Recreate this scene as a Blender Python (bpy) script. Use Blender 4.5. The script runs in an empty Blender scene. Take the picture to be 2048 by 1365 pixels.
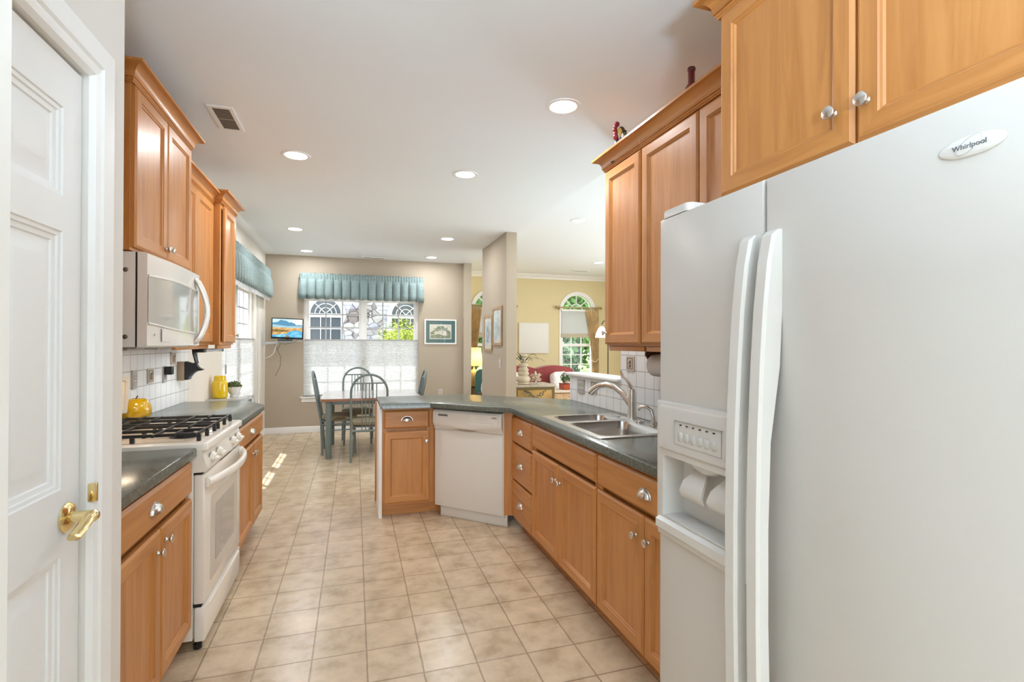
import bpy, bmesh, math, random
from math import sin, cos, pi, radians as R
from mathutils import Vector, Matrix, noise
from mathutils.geometry import tessellate_polygon
random.seed(7)
C = bpy.context.scene.collection
S = bpy.context.scene

# ------------------------------------------------------------------ camera, world, sun, added fill lights, exposure
cam_d = bpy.data.cameras.new('camera'); cam = bpy.data.objects.new('camera', cam_d); C.objects.link(cam)
cam_d.sensor_width = 36.0; cam_d.lens = 1011.2 / 2048 * 36.0; cam_d.clip_start = .02
def cam_matrix(yaw, pitch, roll, loc):
    f = Vector((sin(yaw) * cos(pitch), cos(yaw) * cos(pitch), sin(pitch)))
    r0 = Vector((cos(yaw), -sin(yaw), 0)); u0 = r0.cross(f)
    r = r0 * cos(roll) + u0 * sin(roll); u = u0 * cos(roll) - r0 * sin(roll)
    return Matrix(((r.x, u.x, -f.x, loc[0]), (r.y, u.y, -f.y, loc[1]), (r.z, u.z, -f.z, loc[2]), (0, 0, 0, 1)))
cam.matrix_world = cam_matrix(R(17.281), R(.289), R(.178), (0, 0, 1.386))
S.camera = cam
S.view_settings.view_transform = 'Standard'; S.view_settings.look = 'None'
S.view_settings.gamma = 1; S.view_settings.use_curve_mapping = False
S.view_settings.exposure = 0.63
S.cycles.use_denoising = True
S.cycles.max_bounces = 10; S.cycles.diffuse_bounces = 6; S.cycles.transparent_max_bounces = 16
S.cycles.sample_clamp_indirect = 6.0; S.cycles.caustics_reflective = False; S.cycles.caustics_refractive = False
w = bpy.data.worlds.new('sky'); S.world = w; w.use_nodes = True
bgn = w.node_tree.nodes['Background']; bgn.inputs[0].default_value = (.84, .92, 1.0, 1); bgn.inputs[1].default_value = 2.3
def light(name, kind, loc, power, color=(1, 1, 1), **kw):
    d = bpy.data.lights.new(name, kind); d.energy = power; d.color = color
    for k, v in kw.items(): setattr(d, k, v)
    o = bpy.data.objects.new(name, d); o.location = loc; C.objects.link(o); return o
sun = light('sun', 'SUN', (-3, 12, 9), 8.0, (1, .97, .9), angle=.009)
sun.rotation_euler = Vector((.301, -.40, -1)).to_track_quat('-Z', 'Y').to_euler()
# added fill area lights, unseen: at the hall window and the living-room side
o = light('hall_window_fill', 'AREA', (.0, -6.92, 1.30), 150, (.80, .91, 1), shape='RECTANGLE', size=3.6, size_y=2.2)
o.rotation_euler = (R(90), 0, 0)
# bare unseen lights added to brighten the ceiling, in hall and living room
for nm, lc, pw in (('hall_ceiling_fill', (.15, -.75, 1.50), 82), ('hall_ceiling_fill', (.15, -4.0, 1.70), 26), ('living_ceiling_fill', (3.0, 4.0, .75), 16)):
    o = light(nm, 'AREA', lc, pw, (.60, .81, 1), shape='DISK', size=.32); o.rotation_euler = (pi, 0, 0)
o = light('living_side_fill', 'AREA', (5.62, 5.4, 1.35), 90, (.84, .93, 1), shape='RECTANGLE', size=4.4, size_y=2.1); o.rotation_euler = (R(90), 0, R(90))  # added side fill, no window stands in this wall
LAMP_W = 6.5; LAMP_C = (.95, .97, 1)

# ------------------------------------------------------------------ mesh helpers
def XZ(y=0): return Matrix(((1, 0, 0, 0), (0, 0, 1, y), (0, 1, 0, 0), (0, 0, 0, 1)))   # (a,b,c) -> (a, y+c, b)
def YZ(x=0): return Matrix(((0, 0, 1, x), (1, 0, 0, 0), (0, 1, 0, 0), (0, 0, 0, 1)))   # (a,b,c) -> (x+c, a, b)
def TR(x, y, z): return Matrix.Translation((x, y, z))
def RX(a): return Matrix.Rotation(a, 4, 'X')
def RY(a): return Matrix.Rotation(a, 4, 'Y')
def RZ(a): return Matrix.Rotation(a, 4, 'Z')
def off_poly(P, c):
    n = len(P); A = sum(P[i][0] * P[(i + 1) % n][1] - P[(i + 1) % n][0] * P[i][1] for i in range(n)); s = 1 if A > 0 else -1
    out = []
    for i in range(n):
        p, q, r = Vector(P[i - 1][:2]), Vector(P[i][:2]), Vector(P[(i + 1) % n][:2])
        d1 = (q - p).normalized(); d2 = (r - q).normalized()
        n1 = Vector((-d1.y, d1.x)) * s; n2 = Vector((-d2.y, d2.x)) * s
        m = (n1 + n2); m = m / max(.3, m.dot(n1)) if m.length > 1e-6 else n1
        out.append((q.x + m.x * c, q.y + m.y * c))
    return out
class MB:
    def __init__(s): s.v = []; s.f = []; s.m = []; s.mi = 0
    def add(s, vs, fs, T=None, mi=None):
        b = len(s.v)
        for v in vs:
            v = Vector(v); s.v.append(T @ v if T is not None else v)
        for f in fs: s.f.append([b + i for i in f]); s.m.append(s.mi if mi is None else mi)
        return s
    def loops(s, L, T=None, cap=(True, True), closed=True, mi=None):
        n = len(L[0]); vs = [v for l in L for v in l]; fs = []
        for i in range(len(L) - 1):
            for j in range(n if closed else n - 1):
                k = (j + 1) % n
                fs.append((i * n + j, i * n + k, (i + 1) * n + k, (i + 1) * n + j))
        if closed and cap[0]: fs.append(tuple(range(n))[::-1])
        if closed and cap[1]: fs.append(tuple((len(L) - 1) * n + j for j in range(n)))
        return s.add(vs, fs, T, mi)
    def box(s, x0, x1, y0, y1, z0, z1, b=0, T=None, mi=None):
        if x0 > x1: x0, x1 = x1, x0
        if y0 > y1: y0, y1 = y1, y0
        if z0 > z1: z0, z1 = z1, z0
        b = min(b, (x1 - x0) * .49, (y1 - y0) * .49, (z1 - z0) * .49)
        if b <= 0:
            vs = [(x, y, z) for z in (z0, z1) for x, y in ((x0, y0), (x1, y0), (x1, y1), (x0, y1))]
            return s.add(vs, [(3, 2, 1, 0), (4, 5, 6, 7), (0, 1, 5, 4), (1, 2, 6, 5), (2, 3, 7, 6), (3, 0, 4, 7)], T, mi)
        bm = bmesh.new(); bmesh.ops.create_cube(bm, size=1)
        for v in bm.verts: v.co = ((x0 + x1) / 2 + v.co.x * (x1 - x0), (y0 + y1) / 2 + v.co.y * (y1 - y0), (z0 + z1) / 2 + v.co.z * (z1 - z0))
        bmesh.ops.bevel(bm, geom=bm.edges[:], offset=b, segments=2 if b < .012 else 3, profile=.5, affect='EDGES')
        bm.verts.index_update(); s.add([v.co.copy() for v in bm.verts], [[v.index for v in f.verts] for f in bm.faces], T, mi); bm.free(); return s
    def plate(s, outer, d, holes=(), T=None, c=0, mi=None):
        """polygon in the XY plane extruded along +Z by d; c chamfers the outer top edge"""
        loops = [[(x, y) for x, y in outer]] + [[(x, y) for x, y in h] for h in holes]
        flat = [p for l in loops for p in l]
        tri = tessellate_polygon([[Vector((x, y, 0)) for x, y in l] for l in loops])
        n = len(flat)
        if not c:
            vs = [(x, y, 0) for x, y in flat] + [(x, y, d) for x, y in flat]
            fs = [tuple(t) for t in tri] + [tuple(i + n for i in t)[::-1] for t in tri]; b = 0
            for l in loops:
                k = len(l)
                for i in range(k): j = (i + 1) % k; fs.append((b + i, b + j, n + b + j, n + b + i))
                b += k
            return s.add(vs, fs, T, mi)
        k0 = len(loops[0]); ins = off_poly(loops[0], c); ins2 = off_poly(loops[0], c * .3)
        top = ins + [p for l in loops[1:] for p in l]
        tri2 = tessellate_polygon([[Vector((x, y, 0)) for x, y in l] for l in [ins] + loops[1:]])
        vs = [(x, y, 0) for x, y in flat] + [(x, y, d) for x, y in top] + [(x, y, d - c) for x, y in loops[0]] + [(x, y, d - c * .3) for x, y in ins2]
        fs = [tuple(t) for t in tri] + [tuple(i + n for i in t)[::-1] for t in tri2]
        for i in range(k0):
            j = (i + 1) % k0; fs += [(i, j, 2 * n + j, 2 * n + i), (2 * n + i, 2 * n + j, 2 * n + k0 + j, 2 * n + k0 + i), (2 * n + k0 + i, 2 * n + k0 + j, n + j, n + i)]
        b = k0
        for l in loops[1:]:
            k = len(l)
            for i in range(k): j = (i + 1) % k; fs.append((b + i, b + j, n + b + j, n + b + i))
            b += k
        return s.add(vs, fs, T, mi)
    def lathe(s, prof, n=24, T=None, mi=None, cap=(True, True), sx=1, sy=1):
        L = [[(r * cos(2 * pi * j / n) * sx, r * sin(2 * pi * j / n) * sy, z) for j in range(n)] for r, z in prof]
        return s.loops(L, T, cap, True, mi)
    def cyl(s, p, q, r, n=16, r2=None, mi=None):
        p, q = Vector(p), Vector(q); d = q - p; T = Matrix.Translation(p) @ d.to_track_quat('Z', 'Y').to_matrix().to_4x4()
        return s.lathe([(r, 0), (r if r2 is None else r2, d.length)], n, T, mi)
    def tube(s, path, r, n=8, sec=None, closed=False, mi=None, up=None):
        P = [Vector(p) for p in path]; k = len(P); L = []
        prev = None
        for i in range(k):
            a, b = (P[i - 1] if i or closed else P[i]), (P[(i + 1) % k] if i < k - 1 or closed else P[i])
            t = (b - a).normalized()
            if prev is None:
                u = Vector(up) if up is not None else (Vector((0, 0, 1)) if abs(t.z) < .9 else Vector((1, 0, 0)))
                u = (u - t * u.dot(t)).normalized()
            else: u = (prev - t * prev.dot(t)).normalized()
            prev = u; v = t.cross(u); ri = r[i] if isinstance(r, (list, tuple)) else r
            sx, sy = sec if sec else (1, 1)
            L.append([P[i] + u * (ri * sx * cos(2 * pi * j / n)) + v * (ri * sy * sin(2 * pi * j / n)) for j in range(n)])
        if closed: L.append(L[0]); return s.loops(L, None, (False, False), True, mi)
        return s.loops(L, None, (True, True), True, mi)
    def sup(s, c, r, e=1.0, n=24, m=14, T=None, mi=None, fn=None):
        f = lambda w, p: math.copysign(abs(w) ** p, w); L = []
        for i in range(1, m):
            a = -pi / 2 + pi * i / m
            L.append([Vector((c[0] + r[0] * f(cos(a), e) * f(cos(2 * pi * j / n), e), c[1] + r[1] * f(cos(a), e) * f(sin(2 * pi * j / n), e), c[2] + r[2] * f(sin(a), e))) for j in range(n)])
        if fn: L = [[fn(v) for v in l] for l in L]
        return s.loops(L, T, (True, True), True, mi)
    def panel(s, x0, x1, z0, z1, prof, T=None, mv=0, mh=1):
        """nested rectangles in the XZ plane: prof = [(inset, y)...]; mitred corners, rails take the second material"""
        L = [[(x0 + a, y, z0 + a), (x1 - a, y, z0 + a), (x1 - a, y, z1 - a), (x0 + a, y, z1 - a)] for a, y in prof]
        for i in range(len(L) - 1):
            for j in range(4):
                k = (j + 1) % 4
                s.add([L[i][j], L[i][k], L[i + 1][k], L[i + 1][j]], [(0, 1, 2, 3)], T, mh if j in (0, 2) else mv)
        s.add(L[0], [(3, 2, 1, 0)], T, mv); s.add(L[-1], [(0, 1, 2, 3)], T, mv)
        return s
    def build(s, name, mats, parent=None, loc=None, rot=None, sharp=40, weld=False):
        me = bpy.data.meshes.new(name); bm = bmesh.new()
        vs = [bm.verts.new(v) for v in s.v]
        for f, m in zip(s.f, s.m):
            try: nf = bm.faces.new([vs[i] for i in f]); nf.material_index = m; nf.smooth = True
            except ValueError: pass
        if weld: bmesh.ops.remove_doubles(bm, verts=bm.verts[:], dist=1e-6)
        bmesh.ops.recalc_face_normals(bm, faces=bm.faces[:])
        bm.to_mesh(me); bm.free()
        try: me.set_sharp_from_angle(angle=R(sharp))
        except Exception: pass
        for m in (mats if isinstance(mats, (list, tuple)) else [mats]): me.materials.append(m)
        o = bpy.data.objects.new(name, me); C.objects.link(o)
        if parent: o.parent = parent
        if loc: o.location = loc
        if rot is not None: o.rotation_euler = (0, 0, rot) if isinstance(rot, (int, float)) else rot
        return o
def thing(name, label, cat, loc=(0, 0, 0), rot=0, group=None):
    o = bpy.data.objects.new(name, None); o.empty_display_size = .05; C.objects.link(o); o.location = loc
    o.rotation_euler = (0, 0, rot) if isinstance(rot, (int, float)) else rot
    return tag(o, label, cat, group)
def tag(o, label, cat, group=None):
    o['label'] = label; o['category'] = cat
    if group: o['group'] = group
    return o
def struct(o): o['kind'] = 'structure'; return o
def copy_tree(o, parent=None):
    c = o.copy(); C.objects.link(c)
    if parent: c.parent = parent
    for ch in o.children: copy_tree(ch, c)
    return c

# ------------------------------------------------------------------ materials
def nmat(name):
    m = bpy.data.materials.new(name); m.use_nodes = True; nt = m.node_tree; b = nt.nodes['Principled BSDF']; return m, nt, b
def col(c): return (c[0], c[1], c[2], 1)
def coords(nt, kind='Object', rnd=0, scale=(1, 1, 1)):
    tc = nt.nodes.new('ShaderNodeTexCoord'); mp = nt.nodes.new('ShaderNodeMapping'); mp.inputs['Scale'].default_value = scale
    nt.links.new(tc.outputs[kind], mp.inputs['Vector'])
    if rnd:
        oi = nt.nodes.new('ShaderNodeObjectInfo'); ml = nt.nodes.new('ShaderNodeMath'); ml.operation = 'MULTIPLY'; ml.inputs[1].default_value = rnd
        nt.links.new(oi.outputs['Random'], ml.inputs[0]); nt.links.new(ml.outputs[0], mp.inputs['Location'])
    return mp.outputs[0]
def noisetex(nt, vec, scale, detail=3, rough=.5):
    n = nt.nodes.new('ShaderNodeTexNoise'); n.inputs['Scale'].default_value = scale; n.inputs['Detail'].default_value = detail; n.inputs['Roughness'].default_value = rough
    nt.links.new(vec, n.inputs['Vector']); return n
def ramp(nt, fac, stops):
    r = nt.nodes.new('ShaderNodeValToRGB'); e = r.color_ramp.elements
    while len(e) < len(stops): e.new(.5)
    for k, (p, c) in enumerate(stops): e[k].position = p; e[k].color = col(c)
    nt.links.new(fac, r.inputs[0]); return r.outputs[0]
def bump(nt, b, h, strength=.2, dist=.002):
    n = nt.nodes.new('ShaderNodeBump'); n.inputs['Strength'].default_value = strength; n.inputs['Distance'].default_value = dist
    nt.links.new(h, n.inputs['Height']); nt.links.new(n.outputs[0], b.inputs['Normal']); return n
def flat(name, c, rough=.5, metal=0, var=0, vscale=6, bmp=0, bscale=60, coat=0, spec=.5, sheen=0):
    m, nt, b = nmat(name); b.inputs['Roughness'].default_value = rough; b.inputs['Metallic'].default_value = metal
    b.inputs['Specular IOR Level'].default_value = spec; b.inputs['Coat Weight'].default_value = coat; b.inputs['Coat Roughness'].default_value = .12
    b.inputs['Sheen Weight'].default_value = sheen
    b.inputs['Base Color'].default_value = col(c)
    v = coords(nt) if (var or bmp) else None
    if var:
        n = noisetex(nt, v, vscale, 4); lo = tuple(x * (1 - var) for x in c); hi = tuple(min(1, x * (1 + var)) for x in c)
        nt.links.new(ramp(nt, n.outputs[0], [(.3, lo), (.7, hi)]), b.inputs['Base Color'])
    if bmp: bump(nt, b, noisetex(nt, v, bscale, 2).outputs[0], bmp, .002)
    return m
def wood(name, axis, dark, mid, lite, rough=.39, coat=.12):
    m, nt, b = nmat(name); sc = [16, 16, 16]; sc[axis] = 1.1
    v = coords(nt, 'Object', 37, tuple(sc)); n = noisetex(nt, v, 1.6, 6, .62); n.inputs['Distortion'].default_value = .6
    nt.links.new(ramp(nt, n.outputs[0], [(.28, dark), (.52, mid), (.78, lite)]), b.inputs['Base Color'])
    sc2 = [150, 150, 150]; sc2[axis] = 5
    v2 = coords(nt, 'Object', 11, tuple(sc2)); n2 = noisetex(nt, v2, 1.0, 2)
    bump(nt, b, n2.outputs[0], .12, .0008)
    b.inputs['Roughness'].default_value = rough; b.inputs['Coat Weight'].default_value = coat; b.inputs['Coat Roughness'].default_value = .22
    return m
WD = ((.40, .150, .034), (.52, .215, .055), (.60, .265, .078))
WV = wood('cherry_wood_upright', 2, *WD); WH = wood('cherry_wood_across', 0, *WD); WY = wood('cherry_wood_deep', 1, *WD)
WOOD = [WV, WH]
DARKWOOD = wood('dark_wood', 2, (.05, .018, .008), (.09, .03, .012), (.14, .05, .02))
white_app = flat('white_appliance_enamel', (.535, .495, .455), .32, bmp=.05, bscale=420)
mw_white = flat('microwave_enamel', (.80, .765, .72), .2, coat=.3)
white_smooth = flat('white_plastic', (.585, .55, .51), .3)
bisque = flat('bisque_enamel', (.87, .82, .74), .22, coat=.3)
bisque_mat = flat('bisque_plastic', (.85, .80, .71), .35)
dw_white = flat('dishwasher_enamel', (.74, .70, .64), .33)
black = flat('black_plastic', (.012, .012, .014), .35)
iron = flat('cast_iron', (.02, .018, .017), .45, bmp=.1, bscale=300)
darkgap = flat('dark_gap', (.01, .009, .008), .8)
nickel = flat('brushed_nickel', (.66, .63, .59), .26, 1)
steel = flat('stainless_steel', (.60, .58, .55), .24, 1, bmp=.03, bscale=300)
chrome = flat('chrome', (.72, .71, .70), .1, 1)
brass = flat('polished_brass', (.86, .70, .36), .16, 1)
white_paint = flat('white_trim_paint', (.86, .85, .83), .38)
door_paint = flat('door_paint', (.84, .84, .83), .42, bmp=.08, bscale=90)
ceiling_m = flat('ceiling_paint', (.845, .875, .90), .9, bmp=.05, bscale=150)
beige = flat('beige_wall_paint', (.46, .39, .305), .85, bmp=.05, bscale=160)
offwhite = flat('warm_white_wall_paint', (.78, .735, .67), .8, bmp=.05, bscale=160)
greige = flat('pale_wall_paint', (.75, .71, .66), .8, bmp=.05, bscale=160)
yellow_wall = flat('straw_yellow_wall_paint', (.72, .62, .38), .85, bmp=.05, bscale=160)
teal_metal = flat('blue_grey_painted_metal', (.17, .215, .215), .38, .15)
plastic_plate = flat('grey_white_plate', (.46, .43, .40), .35, .3)
lamp_emit, _nt, _b = nmat('lamp_glow'); _b.inputs['Emission Color'].default_value = (1, .97, .92, 1); _b.inputs['Emission Strength'].default_value = 7; _b.inputs['Base Color'].default_value = (1, 1, 1, 1)
def glass_mat(name, tint=(1, 1, 1), refl=.08):
    m = bpy.data.materials.new(name); m.use_nodes = True; nt = m.node_tree; nt.nodes.clear()
    o = nt.nodes.new('ShaderNodeOutputMaterial'); t = nt.nodes.new('ShaderNodeBsdfTransparent'); g = nt.nodes.new('ShaderNodeBsdfGlossy'); mx = nt.nodes.new('ShaderNodeMixShader')
    t.inputs[0].default_value = col(tint); g.inputs['Roughness'].default_value = .02; mx.inputs[0].default_value = refl
    nt.links.new(t.outputs[0], mx.inputs[1]); nt.links.new(g.outputs[0], mx.inputs[2]); nt.links.new(mx.outputs[0], o.inputs[0]); return m
glass = glass_mat('window_glass', (.97, .985, .98), .015)
picture_glass = glass_mat('picture_glass', (1, 1, 1), .06)
def translucent(name, c, k=.5, tr=.0):
    m = bpy.data.materials.new(name); m.use_nodes = True; nt = m.node_tree; nt.nodes.clear()
    o = nt.nodes.new('ShaderNodeOutputMaterial'); d = nt.nodes.new('ShaderNodeBsdfDiffuse'); t = nt.nodes.new('ShaderNodeBsdfTranslucent'); mx = nt.nodes.new('ShaderNodeMixShader')
    d.inputs[0].default_value = col(c); t.inputs[0].default_value = col(c); mx.inputs[0].default_value = k
    nt.links.new(d.outputs[0], mx.inputs[1]); nt.links.new(t.outputs[0], mx.inputs[2]); nt.links.new(mx.outputs[0], o.inputs[0]); return m
shade_m = translucent('pleated_shade_fabric', (.74, .745, .75), .34)
lampshade_m = translucent('yellow_lampshade', (.90, .74, .34), .5)
def tile_mat(name, axes, origin, size, mortar, c1, c2, cm, rough, grain=None, bstr=.35):
    """square tiles laid in the plane of the two given axes, in world units"""
    m, nt, b = nmat(name); tc = nt.nodes.new('ShaderNodeTexCoord'); sp = nt.nodes.new('ShaderNodeSeparateXYZ'); cb = nt.nodes.new('ShaderNodeCombineXYZ')
    nt.links.new(tc.outputs['Object'], sp.inputs[0])
    for i, ax in enumerate(axes):
        a = nt.nodes.new('ShaderNodeMath'); a.operation = 'SUBTRACT'; a.inputs[1].default_value = origin[i]
        nt.links.new(sp.outputs[ax], a.inputs[0]); nt.links.new(a.outputs[0], cb.inputs[i])
    br = nt.nodes.new('ShaderNodeTexBrick'); br.offset = 0; br.squash = 1
    vec = cb.outputs[0]
    if grain:
        nz = noisetex(nt, cb.outputs[0], 14, 2); vm = nt.nodes.new('ShaderNodeVectorMath'); vm.operation = 'MULTIPLY_ADD'; vm.inputs[1].default_value = (.006, .006, 0)
        nt.links.new(nz.outputs['Color'], vm.inputs[0]); nt.links.new(cb.outputs[0], vm.inputs[2]); vec = vm.outputs[0]
    nt.links.new(vec, br.inputs['Vector'])
    br.inputs['Scale'].default_value = 1; br.inputs['Brick Width'].default_value = size; br.inputs['Row Height'].default_value = size
    br.inputs['Mortar Size'].default_value = mortar; br.inputs['Mortar Smooth'].default_value = .35; br.inputs['Bias'].default_value = 0
    br.inputs['Color1'].default_value = col(c1); br.inputs['Color2'].default_value = col(c2); br.inputs['Mortar'].default_value = col(cm)
    out = br.outputs['Color']
    if grain:
        n1 = noisetex(nt, cb.outputs[0], grain[0], 5, .6); rp = ramp(nt, n1.outputs[0], [(.30, grain[1]), (.5, (1, 1, 1)), (.72, grain[2])])
        mm = nt.nodes.new('ShaderNodeMix'); mm.data_type = 'RGBA'; mm.blend_type = 'MULTIPLY'; mm.inputs[0].default_value = 1
        nt.links.new(out, mm.inputs[6]); nt.links.new(rp, mm.inputs[7]); out = mm.outputs[2]
    nt.links.new(out, b.inputs['Base Color']); b.inputs['Roughness'].default_value = rough
    inv = nt.nodes.new('ShaderNodeMath'); inv.operation = 'SUBTRACT'; inv.inputs[0].default_value = 1; nt.links.new(br.outputs['Fac'], inv.inputs[1])
    bump(nt, b, inv.outputs[0], bstr, .002)
    return m
floor_m = tile_mat('vinyl_tile_floor', (0, 1), (.2889 - .2287 * 60, 3.750 - .2287 * 60), .2287, .0042, (.62, .485, .335), (.55, .425, .285), (.34, .25, .17), .25, (8, (.76, .715, .645), (1.21, 1.21, 1.20)), .35)
wall_tile = tile_mat('white_wall_tile', (1, 2), (3.09 - 1.016 * 5, .904 - 1.016), .1016, .003, (.85, .85, .85), (.82, .82, .82), (.46, .43, .40), .22, None, .4)
m_, nt_, b_ = nmat('green_grey_laminate'); v_ = coords(nt_); n_ = noisetex(nt_, v_, 330, 3, .7); n2_ = noisetex(nt_, v_, 60, 3)
mx_ = nt_.nodes.new('ShaderNodeMath'); mx_.operation = 'MULTIPLY_ADD'; mx_.inputs[1].default_value = .25; nt_.links.new(n2_.outputs[0], mx_.inputs[0]); nt_.links.new(n_.outputs[0], mx_.inputs[2])
nt_.links.new(ramp(nt_, mx_.outputs[0], [(.42, (.020, .027, .021)), (.62, (.080, .092, .074)), (.82, (.24, .25, .21))]), b_.inputs['Base Color']); b_.inputs['Roughness'].default_value = .21; b_.inputs['Specular IOR Level'].default_value = .65
laminate = m_
def weave(name, a, b2, scale, rough=.9):
    m, nt, b = nmat(name); v = coords(nt); vo = nt.nodes.new('ShaderNodeTexVoronoi'); vo.inputs['Scale'].default_value = scale; nt.links.new(v, vo.inputs['Vector'])
    nt.links.new(ramp(nt, vo.outputs['Distance'], [(.2, a), (.6, b2)]), b.inputs['Base Color']); b.inputs['Roughness'].default_value = rough; b.inputs['Sheen Weight'].default_value = .3; return m
teal_fabric = weave('teal_curtain_fabric', (.30, .385, .38), (.20, .275, .275), 90)
def stripes(name, cols, scale, axis='X', rough=.85):
    m, nt, b = nmat(name); v = coords(nt); wv = nt.nodes.new('ShaderNodeTexWave'); wv.bands_direction = axis; wv.inputs['Scale'].default_value = scale; wv.inputs['Distortion'].default_value = 1.5; wv.inputs['Detail'].default_value = 2
    nt.links.new(v, wv.inputs['Vector']); nt.links.new(ramp(nt, wv.outputs['Fac'], cols), b.inputs['Base Color']); b.inputs['Roughness'].default_value = rough; return m
seat_fabric = stripes('striped_seat_fabric', [(.1, (.13, .10, .055)), (.5, (.30, .22, .11)), (.9, (.36, .33, .24))], 22)

# ------------------------------------------------------------------ room shell
def wall(name, boxes, m):
    b = MB()
    for bx in boxes: b.box(*bx)
    return struct(b.build(name, m))
H = 2.74; HL = 2.80
struct(MB().box(-2.34, 1.88, -7.14, 8.59, -.12, 0).build('floor', floor_m))
carpet = flat('beige_carpet', (.50, .43, .34), .95, var=.15, vscale=40, bmp=.3, bscale=400)
struct(MB().box(1.88, 5.84, 1.9, 9.84, -.12, 0).build('floor_living', carpet))
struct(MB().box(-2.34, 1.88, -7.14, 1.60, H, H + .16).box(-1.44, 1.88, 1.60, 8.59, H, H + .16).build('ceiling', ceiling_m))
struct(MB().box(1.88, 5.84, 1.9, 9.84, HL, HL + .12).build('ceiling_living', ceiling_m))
LW = (5.85, 7.70, .55, 2.12)      # left window: Y0 Y1 Z0 Z1
BW = (-.76, 1.01, .55, 2.12)      # back window: X0 X1 Z0 Z1
wall('wall_left', [(-1.44, -1.30, 1.66, LW[0], 0, H), (-1.44, -1.30, LW[1], 8.59, 0, H), (-1.44, -1.30, LW[0], LW[1], 0, LW[2]), (-1.44, -1.30, LW[0], LW[1], LW[3], H)], offwhite)
wall('wall_back', [(-1.30, BW[0], 8.45, 8.59, 0, H), (BW[1], 1.88, 8.45, 8.59, 0, H), (BW[0], BW[1], 8.45, 8.59, 0, BW[2]), (BW[0], BW[1], 8.45, 8.59, BW[3], H)], beige)
wall('wall_right', [(1.75, 1.88, -7.14, 3.09, 0, H)], offwhite)
wall('wall_half', [(1.75, 1.88, 3.09, 3.95, 0, 1.12)], offwhite)
wall('wall_stub', [(1.75, 1.88, 5.86, 7.07, 0, H)], beige)
wall('wall_stub_far', [(1.75, 1.88, 8.35, 8.45, 0, H)], beige)
wall('wall_pantry', [(-.715, -.615, .69, .706, 0, H), (-.715, -.615, 1.466, 1.66, 0, H), (-.715, -.615, .706, 1.466, 2.03, H), (-1.44, -.715, 1.56, 1.66, 0, H)], greige)
wall('wall_near', [(-2.34, -.36, .60, .69, 0, H)], greige)
wall('wall_hall_left', [(-2.34, -2.2, -7.14, .60, 0, H)], offwhite)
wall('wall_rear', [(-2.2, -1.86, -7.14, -7.0, 0, H), (1.70, 1.75, -7.14, -7.0, 0, H), (-1.86, 1.70, -7.14, -7.0, 0, .2), (-1.86, 1.70, -7.14, -7.0, 2.42, H)], offwhite)
wall('wall_living_left', [(1.75, 1.88, 8.59, 9.84, 0, HL)], yellow_wall)
wall('wall_living_right', [(5.70, 5.84, 2.04, 9.7, 0, HL)], yellow_wall)
wall('wall_living_near', [(1.88, 5.84, 1.9, 2.04, 0, HL)], yellow_wall)
# arched window openings in the living-room end wall
AW = [(2.585, .37), (4.452, .37)]; AZ0, AZ1 = .72, 2.06
def arch_poly(cx, r, z0, z1, n=20): return [(cx - r, z0), (cx + r, z0)] + [(cx + r * cos(pi * i / n), z1 + r * sin(pi * i / n)) for i in range(n + 1)]
struct(MB().plate([(1.88, 0), (5.84, 0), (5.84, HL), (1.88, HL)], .14, [arch_poly(c, r, AZ0, AZ1) for c, r in AW], XZ(9.7)).build('wall_living_back', yellow_wall))

# baseboards, crown, half-wall cap
def baseboard(name, pts, side):
    b = MB(); prof = [(0, 0), (.014, 0), (.014, .07), (.008, .086), (0, .09)]
    L = []
    for x, y in pts: L.append((x, y))
    d = Vector((L[1][0] - L[0][0], L[1][1] - L[0][1])).normalized(); nrm = Vector((-d.y, d.x)) * side
    b.loops([[(x + nrm.x * o, y + nrm.y * o, z) for o, z in prof] for x, y in L]); return struct(b.build(name, white_paint, sharp=25))
baseboard('baseboard_back', [(-1.30, 8.45), (1.75, 8.45)], -1)
baseboard('baseboard_left', [(-1.30, 4.62), (-1.30, 8.436)], -1)
baseboard('baseboard_living', [(1.88, 9.7), (5.70, 9.7)], -1)
b = MB(); b.loops([[(x, 9.7 - o, HL - z) for o, z in [(0, 0), (.075, 0), (.075, .015), (.055, .03), (.02, .065), (.012, .09), (0, .09)]] for x in (1.88, 5.70)]); struct(b.build('trim_1', white_paint, sharp=25))
b = MB(); b.box(1.712, 1.925, 3.09, 3.99, 1.12, 1.145, .008); b.box(1.735, 1.9, 3.09, 3.965, 1.10, 1.12, .006); struct(b.build('trim_2', white_paint))
# pantry door casing
b = MB(); cp = [(0, 0), (.008, .012), (.02, .016), (.03, .012), (.036, .018), (.06, .020), (.085, .020), (.092, .014), (.098, 0)]
def casing(pts):
    L = []
    for (y, z), (dy, dz) in pts: L.append([(-.615 + h, y + dy * o, z + dz * o) for o, h in cp])
    b.loops(L)
casing([((1.466, 0), (1, 0)), ((1.466, 2.03), (1, 1)), ((.700, 2.03), (-.1, 1))]); struct(b.build('trim_3', white_paint, sharp=25))

# tiled splashbacks are slabs on the walls
struct(MB().box(-1.30, -1.292, 1.66, 4.74, .914, 1.375).build('trim_4', wall_tile))
struct(MB().plate([(1.365, .914), (3.944, .914), (3.944, 1.10), (3.09, 1.10), (3.09, 1.40), (1.365, 1.40)], .008, T=YZ(1.742)).build('trim_5', wall_tile))

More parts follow.
